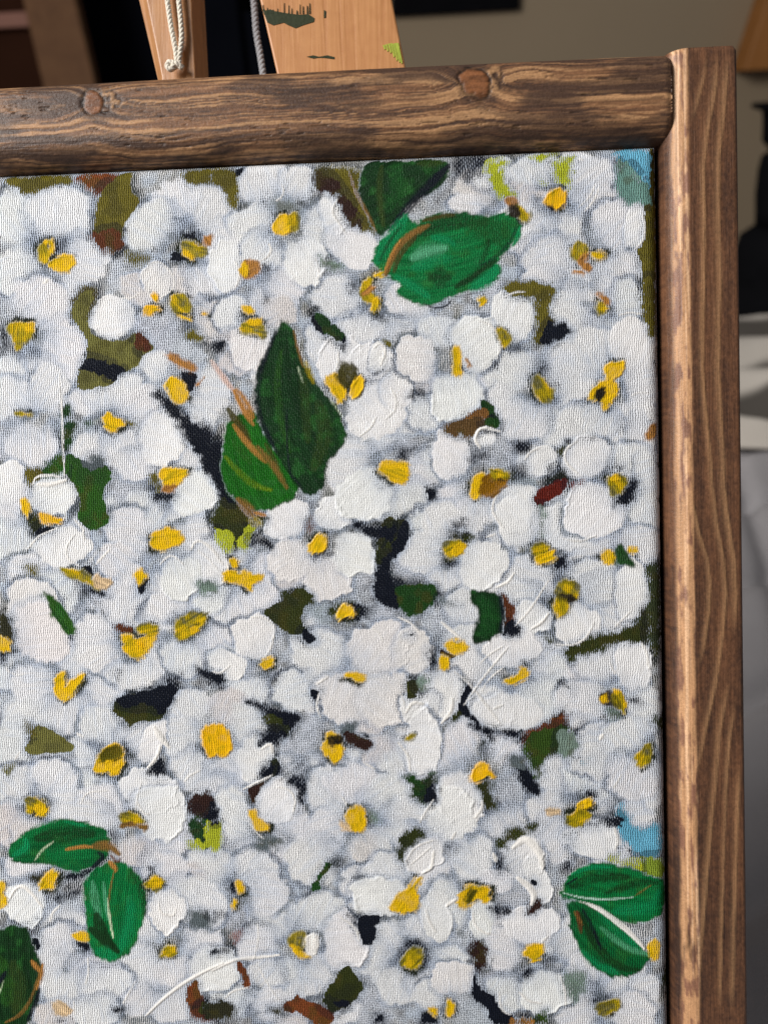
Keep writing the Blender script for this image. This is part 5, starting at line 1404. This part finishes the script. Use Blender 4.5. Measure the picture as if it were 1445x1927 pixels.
# sides of the canvas and the board inside it
def side_strip(idx, outward):
    q = np.asarray(idx); top = PF[q].copy(); n = len(q)
    ring = [top]
    for dz in (-0.004, -0.016):
        r = top.copy(); r[:, 2] = (-BASE.z) + dz; ring.append(r)
    V = np.concatenate(ring)
    F = []
    for k in range(2):
        for a in range(n - 1):
            f = (k * n + a, k * n + a + 1, (k + 1) * n + a + 1, (k + 1) * n + a)
            F.append(f if outward else f[::-1])
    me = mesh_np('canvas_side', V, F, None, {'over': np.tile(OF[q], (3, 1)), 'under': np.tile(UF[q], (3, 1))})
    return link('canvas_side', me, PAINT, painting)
allr = np.arange(NY * NX).reshape(NY, NX)
side_strip(allr[0, ::2], False); side_strip(allr[-1, ::2], True); side_strip(allr[::2, 0], True); side_strip(allr[::2, -1], False)
RAW = plain_wood('raw_pine', (0.40, 0.26, 0.14), (0.52, 0.36, 0.2), (40, 400, 400))
b0 = loc_mm((-WMM + 1.2, -HMM + 1.2, -15.5)); b1 = loc_mm((-1.2, -1.2, -3.2))
link('stretcher_board', box_mesh('stretcher_board', b0[0], b1[0], b0[1], b1[1], b0[2], b1[2]), RAW, painting)

# ---- the stained pine frame
DARK = srgb((64, 46, 36)); MID = srgb((116, 81, 55)); LIGHT = srgb((176, 134, 94)); PALE = srgb((212, 180, 148))
DARK, MID, LIGHT, PALE = [c * 1.25 for c in (DARK, MID, LIGHT, PALE)]
def bar_mesh(name, length, prof, ds, colour_fn, place, bow=0.0):
    """prof: list of (across, z) mm, closed loop; colour_fn(along, across, z) -> rgba; place(along, across, z) -> canvas mm"""
    prof = np.array(prof); n = len(prof)
    s = np.arange(0, length + ds * 0.5, ds); ns = len(s)
    S, Pk = np.meshgrid(s, np.arange(n), indexing='ij')
    a = prof[Pk, 0]; z = prof[Pk, 1]
    # eased ends
    e = np.minimum(S, length - S); sh = 1 - 0.10 * np.exp(-(e / 0.8) ** 2)
    ac = prof[:, 0].mean(); a = ac + (a - ac) * (1 - 0.05 * np.exp(-(e / 0.6) ** 2)); z = np.where(z > 0, z * sh, z)
    rel = colour_fn(S, a, z)
    zz = z + (rel[..., 3] - 0.5) * 0.35 * (z > -4)
    V = place(S, a, zz).reshape(-1, 3) * 0.001 - np.array(BASE)
    i, k = np.meshgrid(np.arange(ns - 1), np.arange(n), indexing='ij'); k2 = (k + 1) % n
    Q = np.stack([i * n + k, (i + 1) * n + k, (i + 1) * n + k2, i * n + k2], -1).reshape(-1, 4)
    # end caps as strips of quads across the loop
    caps = []
    h = n // 2
    for r, flip in ((0, False), (ns - 1, True)):
        for q in range(h - 1):
            f = [r * n + q, r * n + q + 1, r * n + n - 2 - q, r * n + n - 1 - q]
            caps.append(f[::-1] if flip else f)
    Q = np.concatenate([Q, np.array(caps)])
    return mesh_np(name, V, Q, None, {'grain': rel.reshape(-1, 4)})

def profile(w, front, back, r0, r1, step=0.35):
    """closed loop from the across=0 edge over the front to across=w and round the back"""
    p = []
    for k in range(int(abs(front - r0 - back) / 2.0)):
        p.append((0.0, back + k * 2.0))
    n0 = max(4, int(r0 * 1.57 / step))
    for k in range(n0 + 1):
        t = k / n0 * math.pi / 2; p.append((r0 - r0 * math.cos(t), front - r0 + r0 * math.sin(t)))
    nf = max(2, int((w - r0 - r1) / step))
    for k in range(1, nf):
        p.append((r0 + (w - r0 - r1) * k / nf, front))
    n1 = max(4, int(r1 * 1.57 / step))
    for k in range(n1 + 1):
        t = k / n1 * math.pi / 2; p.append((w - r1 + r1 * math.sin(t), front - r1 + r1 * math.cos(t)))
    for k in range(int(abs(front - r1 - back) / 2.0), -1, -1):
        z = back + k * 2.0
        if z < front - r1 - 0.2: p.append((w, z))
    return p

def rail_colour(knots, seed):
    def f(s, a, z):
        v = a + np.where(z < 1.5, (1.5 - z) * np.sign(a - 11.5) * 0.9, 0)
        v = v + 1.6 * (fbm(s / 40, v / 12, seed) - 0.5) * 2 + 0.7 * (fbm(s / 11, v / 4, seed + 1) - 0.5) * 2 + 0.25 * (fbm(s / 3, v / 1.5, seed + 2) - 0.5) * 2 + s * 0.008
        dark = np.zeros_like(s); ring = np.zeros_like(s); heart = np.zeros_like(s); bark = np.zeros_like(s)
        for (ks, ka, rx, ry) in knots:
            ws = s + 1.6 * (fbm(s / 3.5, a / 3.5, seed + 3) - 0.5) * 2; wa = a + 1.6 * (fbm(s / 3.2, a / 3.2, seed + 4) - 0.5) * 2
            dx = (ws - ks) / rx; dy = (wa - ka) / ry; rr = np.sqrt(dx * dx + dy * dy + 0.5 * dx * dy)
            v = v + np.sign(dy) * ry * 0.9 * np.exp(-(dx / 2.3) ** 2) * np.exp(-np.maximum(np.abs(dy) - 0.2, 0) * 0.6)
            ring = np.maximum(ring, np.exp(-((rr - 1.0) / 0.16) ** 2) * (0.45 + 0.8 * fbm(s / 2, a / 2, seed))); heart = np.maximum(heart, sstep(1.0, 0.8, rr))
            dx2 = (ws - ks - rx * 1.5) / (rx * 1.0); dy2 = (wa - ka - ry * 0.25) / (ry * 0.95)
            bark = np.maximum(bark, sstep(1.15, 0.7, np.sqrt(dx2 ** 2 + dy2 ** 2)))
            dark = np.maximum(dark, 0.55 * np.exp(-((rr - 1.4) / 0.4) ** 2))
        l = fbm(v / 0.75, s / 70, seed + 3, 3)
        l2 = fbm(v / 2.2, s / 50, seed + 4, 3)
        fine = fbm(s / 9, v / 0.28, seed + 5, 2)
        lf = fbm(v / 0.42, s / 45, seed + 6, 2)
        light = sstep(0.53, 0.66, l) * (0.2 + 1.1 * sstep(0.38, 0.62, fbm(s / 16, v / 2.5, seed))) + 0.55 * sstep(0.58, 0.72, lf)
        blotch = sstep(0.44, 0.64, fbm(s / 20, v / 5, seed + 6, 4))
        k = np.clip(0.60 + 0.55 * (l2 - 0.5) * 2 + 1.2 * (fine - 0.5) - 0.75 * blotch - dark - 0.5 * sstep(0.5, 0.3, lf), 0, 1)
        c = DARK[None, None] * (1 - k[..., None]) + MID[None, None] * k[..., None]
        li = np.clip(light * (1 - 0.75 * blotch) * (1 - dark) * (0.6 + 0.8 * fine), 0, 1)[..., None] * 0.62
        c = c * (1 - li) + LIGHT * li
        bt = fbm(s / 0.8, a / 1.1, seed + 7, 2)
        bc = DARK * 0.8 * (1 - sstep(0.45, 0.65, bt)[..., None]) + LIGHT * 0.75 * sstep(0.45, 0.65, bt)[..., None]
        c = c * (1 - 0.75 * bark[..., None]) + bc * 0.75 * bark[..., None]
        hc = srgb((120, 76, 46)) * 1.1 * (0.45 + 1.0 * fbm(s / 2.2, a / 1.0, seed + 1))[..., None]
        c = c * (1 - heart[..., None]) + hc * heart[..., None]
        c = c * (1 - 0.85 * np.clip(ring, 0, 1)[..., None])
        # short dark checks along the grain
        chk = 0.8 * sstep(0.74, 0.82, fbm(s / 4.5, v / 0.35, seed + 2, 2)) * sstep(0.45, 0.6, fbm(s / 14, v / 4, seed + 5))
        c = c * (1 - 0.7 * chk[..., None])
        # planer chatter on the rounded lower edge
        ch = sstep(0.5, 0.9, np.sin((s * 0.55 - a * 1.0) * 2.6 + 3 * fbm(s / 8, a / 4, seed)) * 0.5 + 0.5) * sstep(4.0, 1.0, a) * 0.22
        c = c * (1 - ch[..., None])
        hgt = 0.5 + 0.25 * li[..., 0] - 0.5 * np.clip(ring, 0, 1) - 0.5 * bark * (0.7 - bt) - 0.5 * chk + 0.3 * (fine - 0.5)
        return np.concatenate([c, hgt[..., None]], -1)
    return f

def stile_colour(lines_mm, seed, arris):
    P = [np.array(l) for l in lines_mm]
    def f(s, a, z):
        # s: distance down from the top of the stile, a: across
        v = a + 1.6 * (fbm(s / 80, a / 16, seed) - 0.5) * 2
        fine = fbm(a / 0.25, s / 7, seed + 5, 2); speck = fbm(s / 0.9, a / 0.7, seed + 2, 2)
        k = np.clip(0.60 + 0.5 * (fbm(a / 2.2, s / 70, seed + 3) - 0.5) * 2 + 0.45 * (fine - 0.5) + 0.8 * (speck - 0.5) - 0.35 * (sstep(0.45, 0.7, fbm(s / 30, a / 6, seed + 1))), 0, 1)
        c = (DARK * (1 - k[..., None]) + MID * k[..., None]) * np.array([0.70, 0.66, 0.69])
        lt = np.zeros_like(s)
        for p, wd in P_w:
            xa = np.interp(s, p[:, 0], p[:, 1], left=-99, right=-99) + 0.35 * (fbm(s / 9, s * 0, seed + 4) - 0.5)
            d = a - xa
            e = np.where(d > 0, np.exp(-(d / (0.16 * wd)) ** 2), np.exp(-(d / (0.85 * wd)) ** 2))
            ends = sstep(0, 10, s - p[0, 0]) * sstep(0, 10, p[-1, 0] - s) if len(p) > 1 else 1
            lt = np.maximum(lt, e * ends)
        lt = lt * (0.65 + 0.5 * fbm(s / 14, a / 2, seed + 6))
        c = c * (1 - 0.55 * lt[..., None]) + LIGHT * 0.78 * 0.55 * lt[..., None]
        # sheen of the rounded-over edge painted as a paler strip, with purple-grey stain patches
        w = sstep(arris + 0.4, arris - 0.4, a + 0.5 * (fbm(s / 7, a * 0, seed) - 0.5)) * sstep(1.2, 2.2, a + 0.6 * (fbm(s / 9, a * 0, seed + 3) - 0.5))
        st = fbm(s / 5, a / 0.9, seed + 7); ln = fbm(a / 0.45, s / 40, seed + 1)
        pc = LIGHT * np.array([0.86, 0.84, 0.88]) * (1 - sstep(0.5, 0.7, ln)[..., None] * 0.25) + PALE * sstep(0.55, 0.75, ln)[..., None] * 0.45
        pc = pc * (1 - 0.58 * sstep(0.48, 0.68, st)[..., None] * np.array([0.9, 1.0, 0.85]))
        c = c * (1 - w[..., None]) + pc * w[..., None]
        kn = np.exp(-(((s - 244) / 6) ** 2 + ((a - 3.2) / 2.2) ** 2))
        c = c * (1 - 0.7 * kn[..., None] * sstep(0.3, 0.6, st)[..., None]) 
        hgt = 0.5 + 0.2 * lt + 0.15 * (fine - 0.5) - 0.25 * kn
        return np.concatenate([c, hgt[..., None]], -1)
    P_w = [(p, 1.0 + 0.6 * ((i * 37) % 5) / 5) for i, p in enumerate(P)]
    return f

FRONT, BACK = 4.0, -19.0
Y_TOP = 22.4; Y_BOT = -HMM - 23.0; XR0, XR1 = 0.9, 19.9; XL1 = -WMM - 0.9; XL0 = XL1 - 19.0
STILE_LINES = [[(12.3, 21.6), (11.3, 15.1), (9.3, 7.3), (7.6, 2.5), (6.9, 0.9)], [(15.0, 21.5), (14.0, 10.4), (11.8, -0.7), (10.7, -10.5), (10.8, -24.5), (10.3, -43.3), (9.8, -62.3), (10.1, -68.4), (11.3, -83.5), (12.1, -95.1), (13.0, -104.9), (14.8, -114.6), (15.4, -124.4), (14.5, -134.2), (12.4, -148.9), (9.8, -159.6), (7.3, -171.9), (6.5, -176.9)], [(17.6, 20.9), (16.2, 4.2), (14.9, -6.0), (14.5, -20.0), (14.8, -38.8), (14.0, -62.4), (14.3, -68.6), (14.9, -85.5), (15.2, -95.2), (15.8, -102.5), (17.6, -114.7), (18.1, -124.5), (17.4, -136.7)], [(5.6, -85.2), (6.8, -99.9), (8.2, -107.2), (10.5, -114.6), (11.2, -120.9), (10.8, -129.2), (9.2, -139.0), (7.2, -146.4)], [(16.1, -146.5), (15.7, -149.4), (13.2, -162.1), (12.0, -176.9), (11.0, -184.3), (9.3, -201.7), (7.7, -219.2), (6.5, -234.2), (6.2, -241.8)], [(17.6, -152.3), (15.5, -167.1), (14.3, -186.8), (13.3, -209.2), (12.9, -221.7), (12.2, -241.7)], [(18.6, -169.6), (17.0, -201.7), (16.3, -221.6), (15.6, -241.7)]]
STILE_LINES = [[(Y_TOP - y, x - XR0) for x, y in l] for l in STILE_LINES]
rp = profile(23.3, FRONT + 0.4, BACK, 7.0, 5.0)
rail_len = (XR0 + 1.5) - (XL1 - 1.5)
KN = [(-154.7, 15.4, 3.0, 3.2), (-50.0, 15.8, 3.4, 4.6)]
KN = [(x - (XL1 - 1.5), y + 0.4, rx, ry) for x, y, rx, ry in KN]
top = link('frame_rail', bar_mesh('frame_rail', rail_len, rp, 0.45, rail_colour(KN, 1), lambda s, a, z: np.stack([XL1 - 1.5 + s, a - 0.5 + 0.5 * np.sin(s / rail_len * 3.1), z], -1)), RAIL_WOOD, painting)
top['label'] = 'rounded knotty top rail'
link('frame_rail', bar_mesh('frame_rail', rail_len, rp, 1.5, rail_colour([(60, 12, 6, 4)], 3), lambda s, a, z: np.stack([XL1 - 1.5 + s, -HMM - 23.1 + a, z], -1)), RAIL_WOOD, painting)
sp = profile(XR1 - XR0, FRONT, BACK, 6.0, 1.4)
slen = Y_TOP + 0.6 - Y_BOT
right = link('frame_stile', bar_mesh('frame_stile', slen, sp, 0.45, stile_colour(STILE_LINES, 2, 5.8), lambda s, a, z: np.stack([XR0 + a, Y_TOP + 0.6 - s, z], -1)), STILE_WOOD, painting)
right['label'] = 'flat stile with pale grain lines and a painted sheen on the inner edge'
SL2 = [[(0, 8), (60, 9), (120, 12), (180, 10), (300, 11)], [(0, 14), (100, 13), (200, 15), (300, 14)]]
link('frame_stile', bar_mesh('frame_stile', slen, sp, 1.5, stile_colour(SL2, 5, 5.8), lambda s, a, z: np.stack([XL1 - a, Y_BOT + s, z], -1)), STILE_WOOD, painting)
DARKW = simple_mat('dark_rebate', (0.012, 0.009, 0.008), 0.8)
def ledge(x0, x1, y0, y1):
    a = loc_mm((x0, y0, -18.6)); b = loc_mm((x1, y1, -16.2))
    link('rebate_ledge', box_mesh('rebate_ledge', a[0], b[0], a[1], b[1], a[2], b[2]), DARKW, painting)
ledge(-8, XR0 + 2, -HMM - 2, 2); ledge(XL1 - 2, -WMM + 8, -HMM - 2, 2); ledge(-WMM + 8.1, -8.1, -8, 2); ledge(-WMM + 8.1, -8.1, -HMM - 2, -HMM + 8)

# ------------------------------------------------------------------ easel behind the painting (same leaning plane)
EBEECH = plain_wood('varnished_beech', (0.32, 0.14, 0.05), (0.44, 0.215, 0.085), (420, 26, 420), 0.42)
EPINE = plain_wood('pale_plywood', (0.42, 0.175, 0.058), (0.54, 0.255, 0.095), (420, 22, 420), 0.5)
easel = tag(empty('easel', MP), 'paint-spattered wooden easel holding the framed painting', 'easel')
def eprism(name, poly_mm, z0, z1, mat, bev=0.0006, parent=None):
    p = [tuple(loc_mm((x, y, 0))[:2]) for x, y in poly_mm]
    q = -BASE.z
    o = link(name, prism_mesh(name, p, q + z0 * 0.001, q + z1 * 0.001), mat, parent or easel)
    if bev: bevel(o, bev)
    return o
ZE = -19.3
def along(p, d, t): return (p[0] + d[0] * t, p[1] + d[1] * t)
# wide plank, leaning a little to one side
dl = (-4.4 / 21.6, 1.0); 
eprism('centre_plank', [(-108.3 - 4.4 / 21.6 * -346, 36.5 - 346), (-68.8 + 3.4 / 19.3 * 346, 36.6 - 346), (-68.8 - 3.4 / 19.3 * 120, 156), (-108.3 - 4.4 / 21.6 * 119.5, 156)], ZE - 8, ZE - 0.9, EPINE)
# front post: bevelled five-sided stick whose narrow lit side shows
def post():
    pr = [(0, -16), (0.0, -6.0), (2.4, -0.6), (11.8, 0.0), (11.8, -16)]
    V = []; ys = [-312, 36.5, 156]
    for y in ys:
        t = (y - 36.5) / 23.6
        x0 = -146.7 - 4.9 * max(t, -1.5) ; x1 = -133.3 - 0.5 * max(t, -1.5)
        for (px, pz) in pr:
            V.append(tuple(loc_mm((x0 + (x1 - x0) * px / 11.8, y, ZE - 1.0 + pz))))
    F = []
    for r in range(2):
        for k in range(5):
            F.append((r * 5 + k, (r + 1) * 5 + k, (r + 1) * 5 + (k + 1) % 5, r * 5 + (k + 1) % 5))
    F += [(0, 1, 2, 3, 4), (14, 13, 12, 11, 10)]
    o = link('front_post', py_mesh('front_post', V, F), EBEECH, easel); bevel(o, 0.0004)
post()
link_led = eprism('ledge', [(-185, -285), (-20, -285), (-20, -277.4), (-185, -277.4)], -34, 8, EBEECH)
eprism('ledge_lip', [(-185, -277.3), (-20, -277.3), (-20, -274), (-185, -274)], 5.0, 8, EBEECH)
eprism('crossbar', [(-160, -120), (-30, -120), (-30, -95), (-160, -95)], -45, -36.8, EBEECH)
eprism('crossbar', [(-160, 110), (-60, 110), (-60, 130), (-160, 130)], -45, -36.8, EBEECH)
# rear leg and foot, down to the cloth
def world_bar(name, p0, p1, w, mat):
    p0, p1 = Vector(p0), Vector(p1); d = (p1 - p0); L = d.length
    me = box_mesh(name, -w, w, -w * 0.6, w * 0.6, 0, L)
    o = bpy.data.objects.new(name, me); col.objects.link(o); me.materials.append(mat)
    o.parent = easel
    o.matrix_local = MP.inverted() @ (Matrix.Translation(p0) @ d.to_track_quat('Z', 'Y').to_matrix().to_4x4())
    return o
def wl(x, y, z): return MP @ Vector(loc_mm((x, y, z)))
world_bar('rear_leg', (wl(-100, 120, -50)[0], 0.42, 0.004), wl(-100, 118, -50), 0.011, EBEECH)
for x in (-175, -30):
    f = wl(x, -281, -20)
    world_bar('foot', (f[0], f[1] + 0.004, 0.001), wl(x, -285.5, -20), 0.010, EBEECH)

# brush wipes left on the plank: thin dried paint, own relief
def wipe(name, pts_mm, mat, z):
    n = len(pts_mm); cx = sum(p[0] for p in pts_mm) / n; cy = sum(p[1] for p in pts_mm) / n
    eprism(name, pts_mm, z, z + 0.12, mat, 0)
OLIVE = simple_mat('dried_olive_paint', (0.035, 0.042, 0.022), 0.45, 0.3, 900.0, 0.0001)
LIMEP = simple_mat('dried_lime_paint', (0.36, 0.42, 0.06), 0.5, 0.25, 700.0, 0.0001)
zp = ZE - 0.88
rr = random.Random(3)
wipe('paint_wipe', [(-112.01, 56.06), (-111.15, 54.24), (-109.51, 54.51), (-108.07, 53.9), (-105.01, 53.21), (-102.49, 52.72), (-100.32, 52.43), (-97.79, 52.47), (-96.02, 51.14), (-96.23, 50.09), (-99.69, 49.22), (-101.88, 48.45), (-104.03, 49.44), (-105.45, 50.33), (-108.74, 49.69), (-110.53, 50.67), (-111.53, 53.56)], OLIVE, zp + 0)
wipe('paint_wipe', [(-98.68, 39.72), (-96.68, 40.04), (-94.89, 39.52), (-92.35, 39.82), (-90.2, 39.18), (-90.29, 38.55), (-93.09, 39.08), (-95.25, 39.26), (-96.71, 39.08)], OLIVE, zp + 0.004)
wipe('paint_wipe', [(-93.07, 53.45), (-92.43, 53.07), (-92.59, 51.14), (-93.14, 51.09)], OLIVE, zp + 0.008)
wipe('paint_wipe', [(-75.39, 41.96), (-74.77, 42.03), (-74.53, 40.92), (-74.86, 40.52)], LIMEP, zp + 0.012)
wipe('paint_wipe', [(-74.66, 42.16), (-74.05, 42.24), (-73.68, 40.35), (-74.01, 39.95)], LIMEP, zp + 0.016)
wipe('paint_wipe', [(-73.87, 42.34), (-73.26, 42.41), (-72.76, 39.78), (-73.09, 39.37)], LIMEP, zp + 0.02)
wipe('paint_wipe', [(-73.15, 42.37), (-72.54, 42.44), (-71.82, 38.5), (-72.15, 38.09)], LIMEP, zp + 0.024)
wipe('paint_wipe', [(-72.44, 42.26), (-71.83, 42.34), (-70.94, 37.4), (-71.27, 36.99)], LIMEP, zp + 0.028)
wipe('paint_wipe', [(-71.79, 42.37), (-71.18, 42.44), (-70.18, 36.83), (-70.51, 36.42)], LIMEP, zp + 0.032)
wipe('paint_wipe', [(-71.22, 42.34), (-70.61, 42.41), (-69.55, 36.44), (-69.88, 36.04)], LIMEP, zp + 0.036)
wipe('paint_wipe', [(-111.83, 53.29), (-111.65, 53.28), (-111.64, 56.07), (-111.71, 56.08)], OLIVE, zp + 0.04)
wipe('paint_wipe', [(-110.63, 53.23), (-110.27, 53.21), (-110.36, 55.05), (-110.51, 55.06)], OLIVE, zp + 0.044)
wipe('paint_wipe', [(-109.58, 53.17), (-109.04, 53.14), (-109.22, 54.46), (-109.44, 54.47)], OLIVE, zp + 0.048)
wipe('paint_wipe', [(-108.82, 53.13), (-108.49, 53.11), (-108.59, 54.43), (-108.72, 54.43)], OLIVE, zp + 0.052)
wipe('paint_wipe', [(-107.37, 53.05), (-107.15, 53.04), (-107.19, 54.7), (-107.28, 54.71)], OLIVE, zp + 0.056)
wipe('paint_wipe', [(-106.57, 53.01), (-106.39, 53.0), (-106.45, 53.53), (-106.52, 53.54)], OLIVE, zp + 0.06)
wipe('paint_wipe', [(-105.38, 52.95), (-105.13, 52.93), (-105.14, 56.26), (-105.24, 56.26)], OLIVE, zp + 0.064)
wipe('paint_wipe', [(-103.97, 52.87), (-103.72, 52.86), (-103.74, 55.51), (-103.84, 55.51)], OLIVE, zp + 0.068)
wipe('paint_wipe', [(-103.06, 52.82), (-102.81, 52.81), (-102.87, 54.54), (-102.97, 54.55)], OLIVE, zp + 0.072)
wipe('paint_wipe', [(-101.55, 52.74), (-101.04, 52.71), (-101.21, 53.75), (-101.42, 53.76)], OLIVE, zp + 0.076)
wipe('paint_wipe', [(-100.53, 52.69), (-100.32, 52.68), (-100.33, 55.57), (-100.41, 55.58)], OLIVE, zp + 0.08)
wipe('paint_wipe', [(-99.63, 52.64), (-99.27, 52.62), (-99.35, 54.92), (-99.5, 54.93)], OLIVE, zp + 0.084)
wipe('paint_wipe', [(-98.37, 52.57), (-97.93, 52.55), (-98.04, 54.99), (-98.22, 55.0)], OLIVE, zp + 0.088)
wipe('paint_wipe', [(-97.61, 52.53), (-97.21, 52.51), (-97.29, 55.73), (-97.44, 55.74)], OLIVE, zp + 0.092)

# ------------------------------------------------------------------ cords
def rope_obj(name, path, r, twist, mat, parent):
    path = np.asarray(path, float)
    # resample
    seg = np.r_[0, np.cumsum(np.linalg.norm(np.diff(path, axis=0), axis=1))]
    n = max(30, int(seg[-1] / (r * 0.7)))
    s = np.linspace(0, seg[-1], n)
    P = np.stack([np.interp(s, seg, path[:, k]) for k in range(3)], 1)
    ker = np.ones(9) / 9
    for k in range(3): P[4:-4, k] = np.convolve(P[:, k], ker, 'valid')
    T = np.gradient(P, axis=0); T /= np.linalg.norm(T, axis=1)[:, None]
    a = np.cross(T, np.array([0, 0, 1.0])); a /= np.linalg.norm(a, axis=1)[:, None] + 1e-9; b = np.cross(T, a)
    for q in range(3):
        ph = s / twist * 2 * math.pi + q * 2.094
        Q = P + (a * np.cos(ph)[:, None] + b * np.sin(ph)[:, None]) * r * 0.52
        link(name, tube_mesh(name, Q, r * 0.60, 8), mat, parent)
COTTON = simple_mat('cotton_cord', (0.72, 0.66, 0.56), 0.9, 0.12, 1500.0, 0.0002)
GREYC = simple_mat('grey_cord', (0.5, 0.5, 0.52), 0.9, 0.15, 1500.0, 0.0002)
cord = tag(empty('hanging_cord', MP), 'looped white cotton cord with a knot hanging on the easel post', 'cord')
ZC = ZE - 1.0 + 1.6
def L3(x, y, z): return loc_mm((x, y, z))
topc = [(-143.5, 120, ZC), (-142.4, 80, ZC), (-141.0, 60, ZC), (-139.9, 50, ZC), (-138.6, 42.5, ZC), (-138.4, 38.5, ZC)]
topd = [(-137.0, 120, ZC), (-137.2, 80, ZC), (-137.4, 60, ZC), (-136.8, 52, ZC), (-136.6, 46, ZC), (-137.6, 41, ZC), (-137.8, 38.5, ZC)]
rope_obj('strand', [L3(*p) for p in topc], 0.00078, 0.0042, COTTON, cord)
rope_obj('strand', [L3(*p) for p in topd], 0.00078, 0.0042, COTTON, cord)
kt = np.linspace(0, 2 * math.pi * 1.1, 60)
kc = np.array([-138.6, 37.6, ZC + 0.4])
knot = [L3(*(kc + np.array([2.0 * math.sin(t) + 0.8 * math.sin(2 * t), 1.0 * math.cos(2 * t + 0.6), 0.8 * math.cos(3 * t)]))) for t in kt]
rope_obj('knot', knot, 0.0008, 0.004, COTTON, cord)
rope_obj('knot', [L3(*(kc + np.array([-1.6 + 1.1 * math.cos(t), 0.2 + 1.3 * math.sin(t), 0.5]))) for t in kt], 0.0008, 0.004, COTTON, cord)
peg = eprism('peg', [(-145.5, 118), (-135, 118), (-135, 121), (-145.5, 121)], ZE - 1.0, ZE + 3.0, EBEECH)
gc = tag(empty('grey_cord', MP), 'thin grey twisted cord hanging in shadow between the easel boards', 'cord')
rope_obj('strand', [L3(-119.5, 112, ZE - 16.5), L3(-118.2, 80, ZE - 16.5), L3(-117.2, 57, ZE - 16.5), L3(-116.0, 50, ZE - 16.5), L3(-114.9, 40, ZE - 16.5), L3(-114.2, 20, ZE - 16.5), L3(-114.6, 0, ZE - 16.5)], 0.0011, 0.0046, GREYC, gc)
